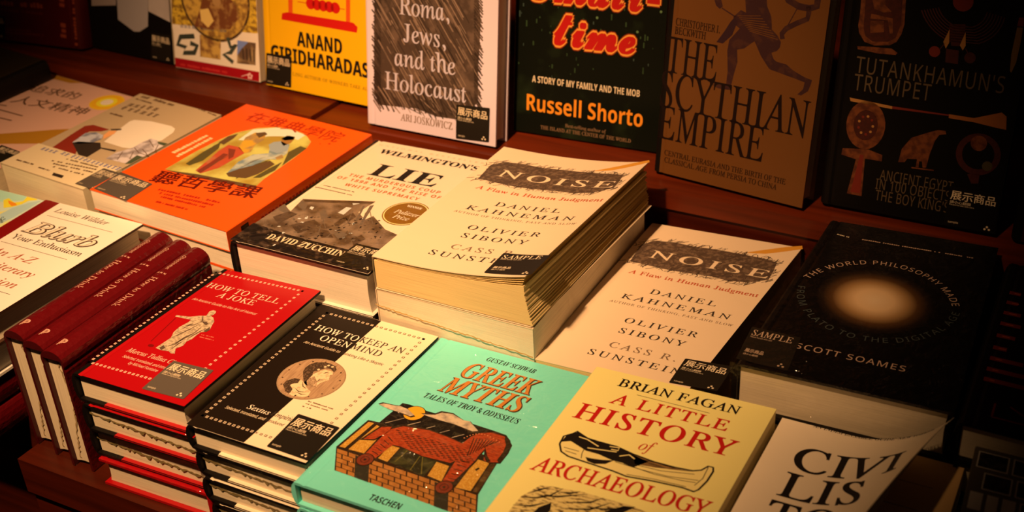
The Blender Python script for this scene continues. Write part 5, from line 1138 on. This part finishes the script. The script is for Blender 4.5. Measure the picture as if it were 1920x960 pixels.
# ---- night street cover with neon script
b = stand('paperback_book', 'black-green paperback with red neon script and orange author lettering', -.5576, .9577, 3.79, .1629, .235, .016); NS = mat('night_street', (.004, .006, .004), .4, .3, .08, noise=(26, (.012, .022, .010), .55, .75)); b.cover(NS, WC, NS, CRM, kind='soft', board=.0008)
X = lambda x, y: (940 + x / 3.84, y / 3.84); gr_ = mat('dim_green', (.020, .055, .022), .5); R = random.Random(4)
for k in range(60):
    x, y = R.uniform(110, 1120), R.uniform(-60, 560); p = b.uv(X(x, y)); s_ = R.uniform(.0006, .0016)
    if .004 < p[0] < b.w - .004: b.rect(p[0], p[1], p[0] + s_, p[1] + s_ * R.uniform(1, 5), gr_ if k % 4 else mat('dim_teal', (.03, .06, .06), .5), 1)
for x, y in ((980, 230), (690, 128), (1150, 85)): b.disc(X(x, y), .0014, mat('green_lamp', (.10, .20, .10), .5), 2, 10)
NY = mat('neon_yellow', (.80, .36, .06), .5); NR = mat('neon_red', (.46, .004, .004), .5); NO = mat('neon_halo', (.20, .02, .004), .5)
def neon(t, p0, p1, h):
    b.text(t, 'neonhalo', p0, p1, NO, h, 1, 3); b.text(t, 'neonline', p0, p1, NY, h, 1, 4); b.text(t, 'neonbody', p0, p1, NR, h, 1, 5)
neon('time', X(385, 318), X(955, 392), .0345); neon('Small-', X(210, -10), X(1130, 98), .0345)
b.text('A STORY OF MY FAMILY AND THE MOB', 'sansb', X(222, 580), X(995, 708), CRM, .0070, 1, 3); b.text('Russell Shorto', 'sansb', X(182, 782), X(1015, 925), mat('amber_print', (.80, .30, .02), .5), .0175, 1, 3)
b.text('Best-selling author of', 'serif', X(460, 915), X(752, 960), mat('grey_tan_ink', (.24, .15, .09), .5), .0036, 1, 3); b.text('THE ISLAND AT THE CENTER OF THE WORLD', 'serifb', X(283, 915), X(930, 1040), _M['grey_tan_ink'], .0038, 1.05, 3)
b.done(); b.pages(PG, inset=.0003, board=.0008, concave=0)
# ---- tan book with an archer
b = stand('hardback_book', 'tan hardback with a dark running archer and large serif capitals', -.3830, .9257, -6.12, .1574, .235, .03); TN = mat('tan_jacket', (.125, .050, .011), .48, .3, .05); b.cover(TN, BLK, WHT, mat('tan_jacket_edge', (.30, .2, .12), .5))
TI = mat('umber_black', (.008, .003, .003), .55); AR = mat('archer_plum', (.028, .006, .012), .55, noise=(150, (.045, .013, .012), .5, .6))
b.text('CHRISTOPHER I.', 'serifb', X(1256, 180), X(1572, 240), TI, .0068, 1, 3); b.text('BECKWITH', 'serifb', X(1249, 243), X(1470, 284), TI, .0068, 1, 3)
b.text('THE', 'serif', X(1185, 512), X(1540, 592), TI, .0345, 1, 3); b.text('SCYTHIAN', 'serif', X(1140, 748), (1511, 262), TI, .0345, 1, 3); b.text('EMPIRE', 'serif', (1233, 258), (1428, 303), TI, .0330, 1, 3)
b.text('CENTRAL EURASIA AND THE BIRTH OF THE', 'serifb', (1246, 288.5), (1472, 348), TI, .0052, 1, 3); b.text('CLASSICAL AGE FROM PERSIA TO CHINA', 'serifb', (1246, 301), (1455, 359), TI, .0052, 1, 3)
X = lambda x, y: (1300 + x / 5.053, y / 5.053); p = lambda pts, l=2, m=AR: b.poly([X(*q) for q in pts], m, l)
p([(485, -120), (690, -120), (700, 60), (740, 160), (745, 280), (800, 340), (830, 400), (820, 450), (790, 485), (740, 500), (760, 560), (790, 585), (880, 610), (950, 670), (1050, 730), (1125, 760), (1110, 810), (1085, 865), (1020, 905), (985, 895), (1040, 845), (1055, 780), (950, 740), (720, 655), (640, 530), (580, 390), (480, 460), (415, 470), (418, 590), (385, 700), (358, 810), (360, 855), (290, 845), (230, 835), (180, 800), (310, 800), (325, 680), (322, 480), (340, 380), (440, 270), (390, 230), (380, 160), (450, 95), (500, 120)])
p([(390, 165), (420, 200), (370, 330), (280, 412), (220, 398), (300, 290), (350, 210)], 3, mat('plum_deep', (.020, .004, .014), .55)); p([(200, 0), (250, -60), (280, 60), (250, 85), (215, 50)])
b.line([X(270, 75), X(400, 160)], .0012, AR, 2); b.line([X(*q) for q in [(845, 370), (838, 320), (880, 270), (980, 220), (1080, 180), (1095, 120), (1090, 60)]], .0046, AR, 3); b.line([X(*q) for q in [(870, -60), (900, 0), (1000, 60), (1100, 80), (1170, 60), (1185, -40)]], .0060, AR, 3); b.line([X(890, 250), X(985, 80)], .0008, AR, 2)
for k in range(9): b.line([X(420 + k * 14, 150 + k * 18), X(640 + k * 20, 150 + k * 28)], .0006, TN, 4)
b.done(); b.pages(PG)
# ---- black book of golden treasures
b = stand('hardback_book', 'black hardback with rows of dim golden Egyptian treasures, standing at the right', -.2137, .9265, 1.32, .1584, .235, .03); BE_ = mat('black_treasure_jacket', (.004, .0035, .0035), .4, .3, .06); b.cover(BE_, BLK, BLK, BLK)
GD = mat('dim_gold', (.17, .050, .016), .5, noise=(170, (.075, .018, .008), .40, .62)); GL = mat('gold_line', (.40, .20, .06), .5); GDK = mat('dim_garnet', (.055, .008, .007), .5, noise=(320, (.04, .006, .006), .45, .6)); GP = mat('faint_gold_ink', (.10, .070, .042), .5); GV = mat('vivid_garnet', (.16, .016, .010), .5)
X = lambda x, y: (1570 + x / 5.486, y / 5.486); ln = lambda pts, w_, m, l=3: b.line([X(*q) for q in pts], w_, m, l); p = lambda pts, m=GD, l=2: b.poly([X(*q) for q in pts], m, l)
p([(255, -130), (715, -130), (690, 250), (660, 350), (610, 430), (540, 465), (380, 468), (280, 430), (225, 340), (215, 260), (235, 130)], GV if False else GD, 2); p([(300, -120), (680, -120), (655, 250), (600, 390), (520, 430), (360, 425), (290, 370), (270, 290)], GDK, 3)
p([(340, -120), (480, -120), (500, 60), (560, 120), (480, 130), (380, 90)], GD, 4); p([(350, 140), (570, 190), (570, 345), (540, 350), (520, 210), (340, 190)], GD, 4); p([(340, 215), (480, 215), (480, 330), (340, 340)], GD, 4); p([(205, 475), (330, 480), (560, 500), (620, 545), (600, 565), (420, 550), (210, 505)], GD, 2)
for rr_ in range(7):
    rd = 260 + rr_ * 30; ln([(1290 + rd * 1.0 * math.cos(math.radians(a)), 40 + rd * .95 * math.sin(math.radians(a)) + rd * .12 * math.cos(math.radians(a))) for a in range(12, 170, 8) if not 70 < a < 105], .0010, GDK, 2)
b.disc(X(1295, 15), .0085, GV, 3, 18); p([(1155, 300), (1150, 440), (1115, 500), (1090, 430)], GL, 3); p([(1320, 330), (1320, 470), (1290, 520), (1260, 465)], GL, 3); b.disc(X(1000, 530), .0048, GV, 3, 14); b.disc(X(1365, 595), .0048, GDK, 3, 14); p([(1120, 500), (1250, 520), (1240, 660), (1110, 640)], GDK, 2); p([(1150, 250), (1320, 250), (1300, 480), (1170, 470)], GDK, 2)
ln([(1050, 510), (1110, 440)], .0008, GDK); ln([(1320, 500), (1350, 560)], .0008, GDK)
p([(1850, 280), (1910, 285), (1890, 420), (1840, 640), (1790, 750), (1775, 730), (1790, 560)], mat('olive_blade', (.20, .12, .03), .5), 2); p([(1870, 180), (1920, 180), (1915, 275), (1850, 270)], GV, 2)
X = lambda x, y: (1420 + x / 3.84, y / 3.84)
b.text("TUTANKHAMUN'S", 'thin', X(705, 513), X(1768, 682), GP, .0148, 1.12, 3); b.text('TRUMPET', 'thin', X(690, 645), X(1240, 728), GP, .0148, 1.12, 3)
b.poly([X(*q) for q in [(665, 702), (972, 765), (970, 785), (672, 728)]], GL, 2); b.poly([X(*q) for q in [(972, 765), (1380, 825), (1380, 835), (970, 783)]], GV, 2); b.poly([X(*q) for q in [(1380, 822), (1560, 850), (1700, 822), (1760, 810), (1795, 840), (1792, 935), (1720, 920), (1560, 880), (1378, 850)]], mat('horn_gold', (.34, .12, .03), .5), 2)
X = lambda x, y: (1420 + x / 3.84, 240 + y / 3.84)
cc = b.uv(X(780, -20)); b.disc(cc, .0175, GD, 2, 26, px=False, ry=.0225, hole=.62); b.disc(cc, .0108, GDK, 3, 20, px=False, ry=.0138)
for k in range(9): a = k * .7; b.disc((cc[0] + .0065 * math.cos(a), cc[1] + .0085 * math.sin(a)), .0013, GV if k % 2 else GL, 4, 6, px=False)
b.poly([X(*q) for q in [(725, 150), (800, 155), (900, 195), (895, 240), (775, 220), (750, 490), (645, 470), (710, 225), (605, 190), (615, 145)]], GD, 2); b.poly([X(*q) for q in [(740, 190), (765, 195), (740, 470), (670, 460)]], GV, 3)
b.poly([X(*q) for q in [(1015, 245), (1040, 150), (1110, 70), (1240, 30), (1300, 15), (1355, 20), (1360, 45), (1310, 50), (1280, 90), (1240, 190), (1215, 285), (1190, 285), (1185, 240), (1165, 240), (1160, 285), (1140, 280), (1150, 225), (1080, 220), (1060, 245)]], GD, 2); b.line([X(1110, 285), X(1270, 305)], .0012, GD, 2)
b.disc(X(1590, 190), .0190, GDK, 2, 26, hole=.72); b.disc(X(1595, 110), .0070, GD, 3, 16); b.poly([X(*q) for q in [(1510, 330), (1600, 330), (1590, 400), (1540, 400)]], GDK, 2); b.disc(X(1655, 275), .0045, mat('jade_dim', (.06, .05, .02), .5), 3, 10)
b.text('ANCIENT EGYPT', 'thin', X(878, 372), X(1402, 462), GP, .0098, 1.05, 3); b.text('IN 100 OBJECTS', 'thin', X(848, 438), X(1382, 528), GP, .0098, 1.05, 3); b.text('THE BOY KING\'S', 'thin', X(846, 517), X(1370, 610), GP, .0098, 1.05, 3)
b.done(); b.pages(PG); b.sticker(X(1385, 415), X(1752, 482), X(1340, 715), mat('sticker_deep_black', (.006, .005, .005), .42, .3), CRM, lab='black shop sticker with white characters')
# ---- next book along
b = stand('hardback_book', 'dim maroon hardback at the right end of the ledge', -.040, .9275, 1.0, .15, .235, .025); b.cover(mat('dim_maroon_jacket', (.04, .006, .005), .42, .3), BLK, BLK, BLK); b.done(); b.pages(PG)
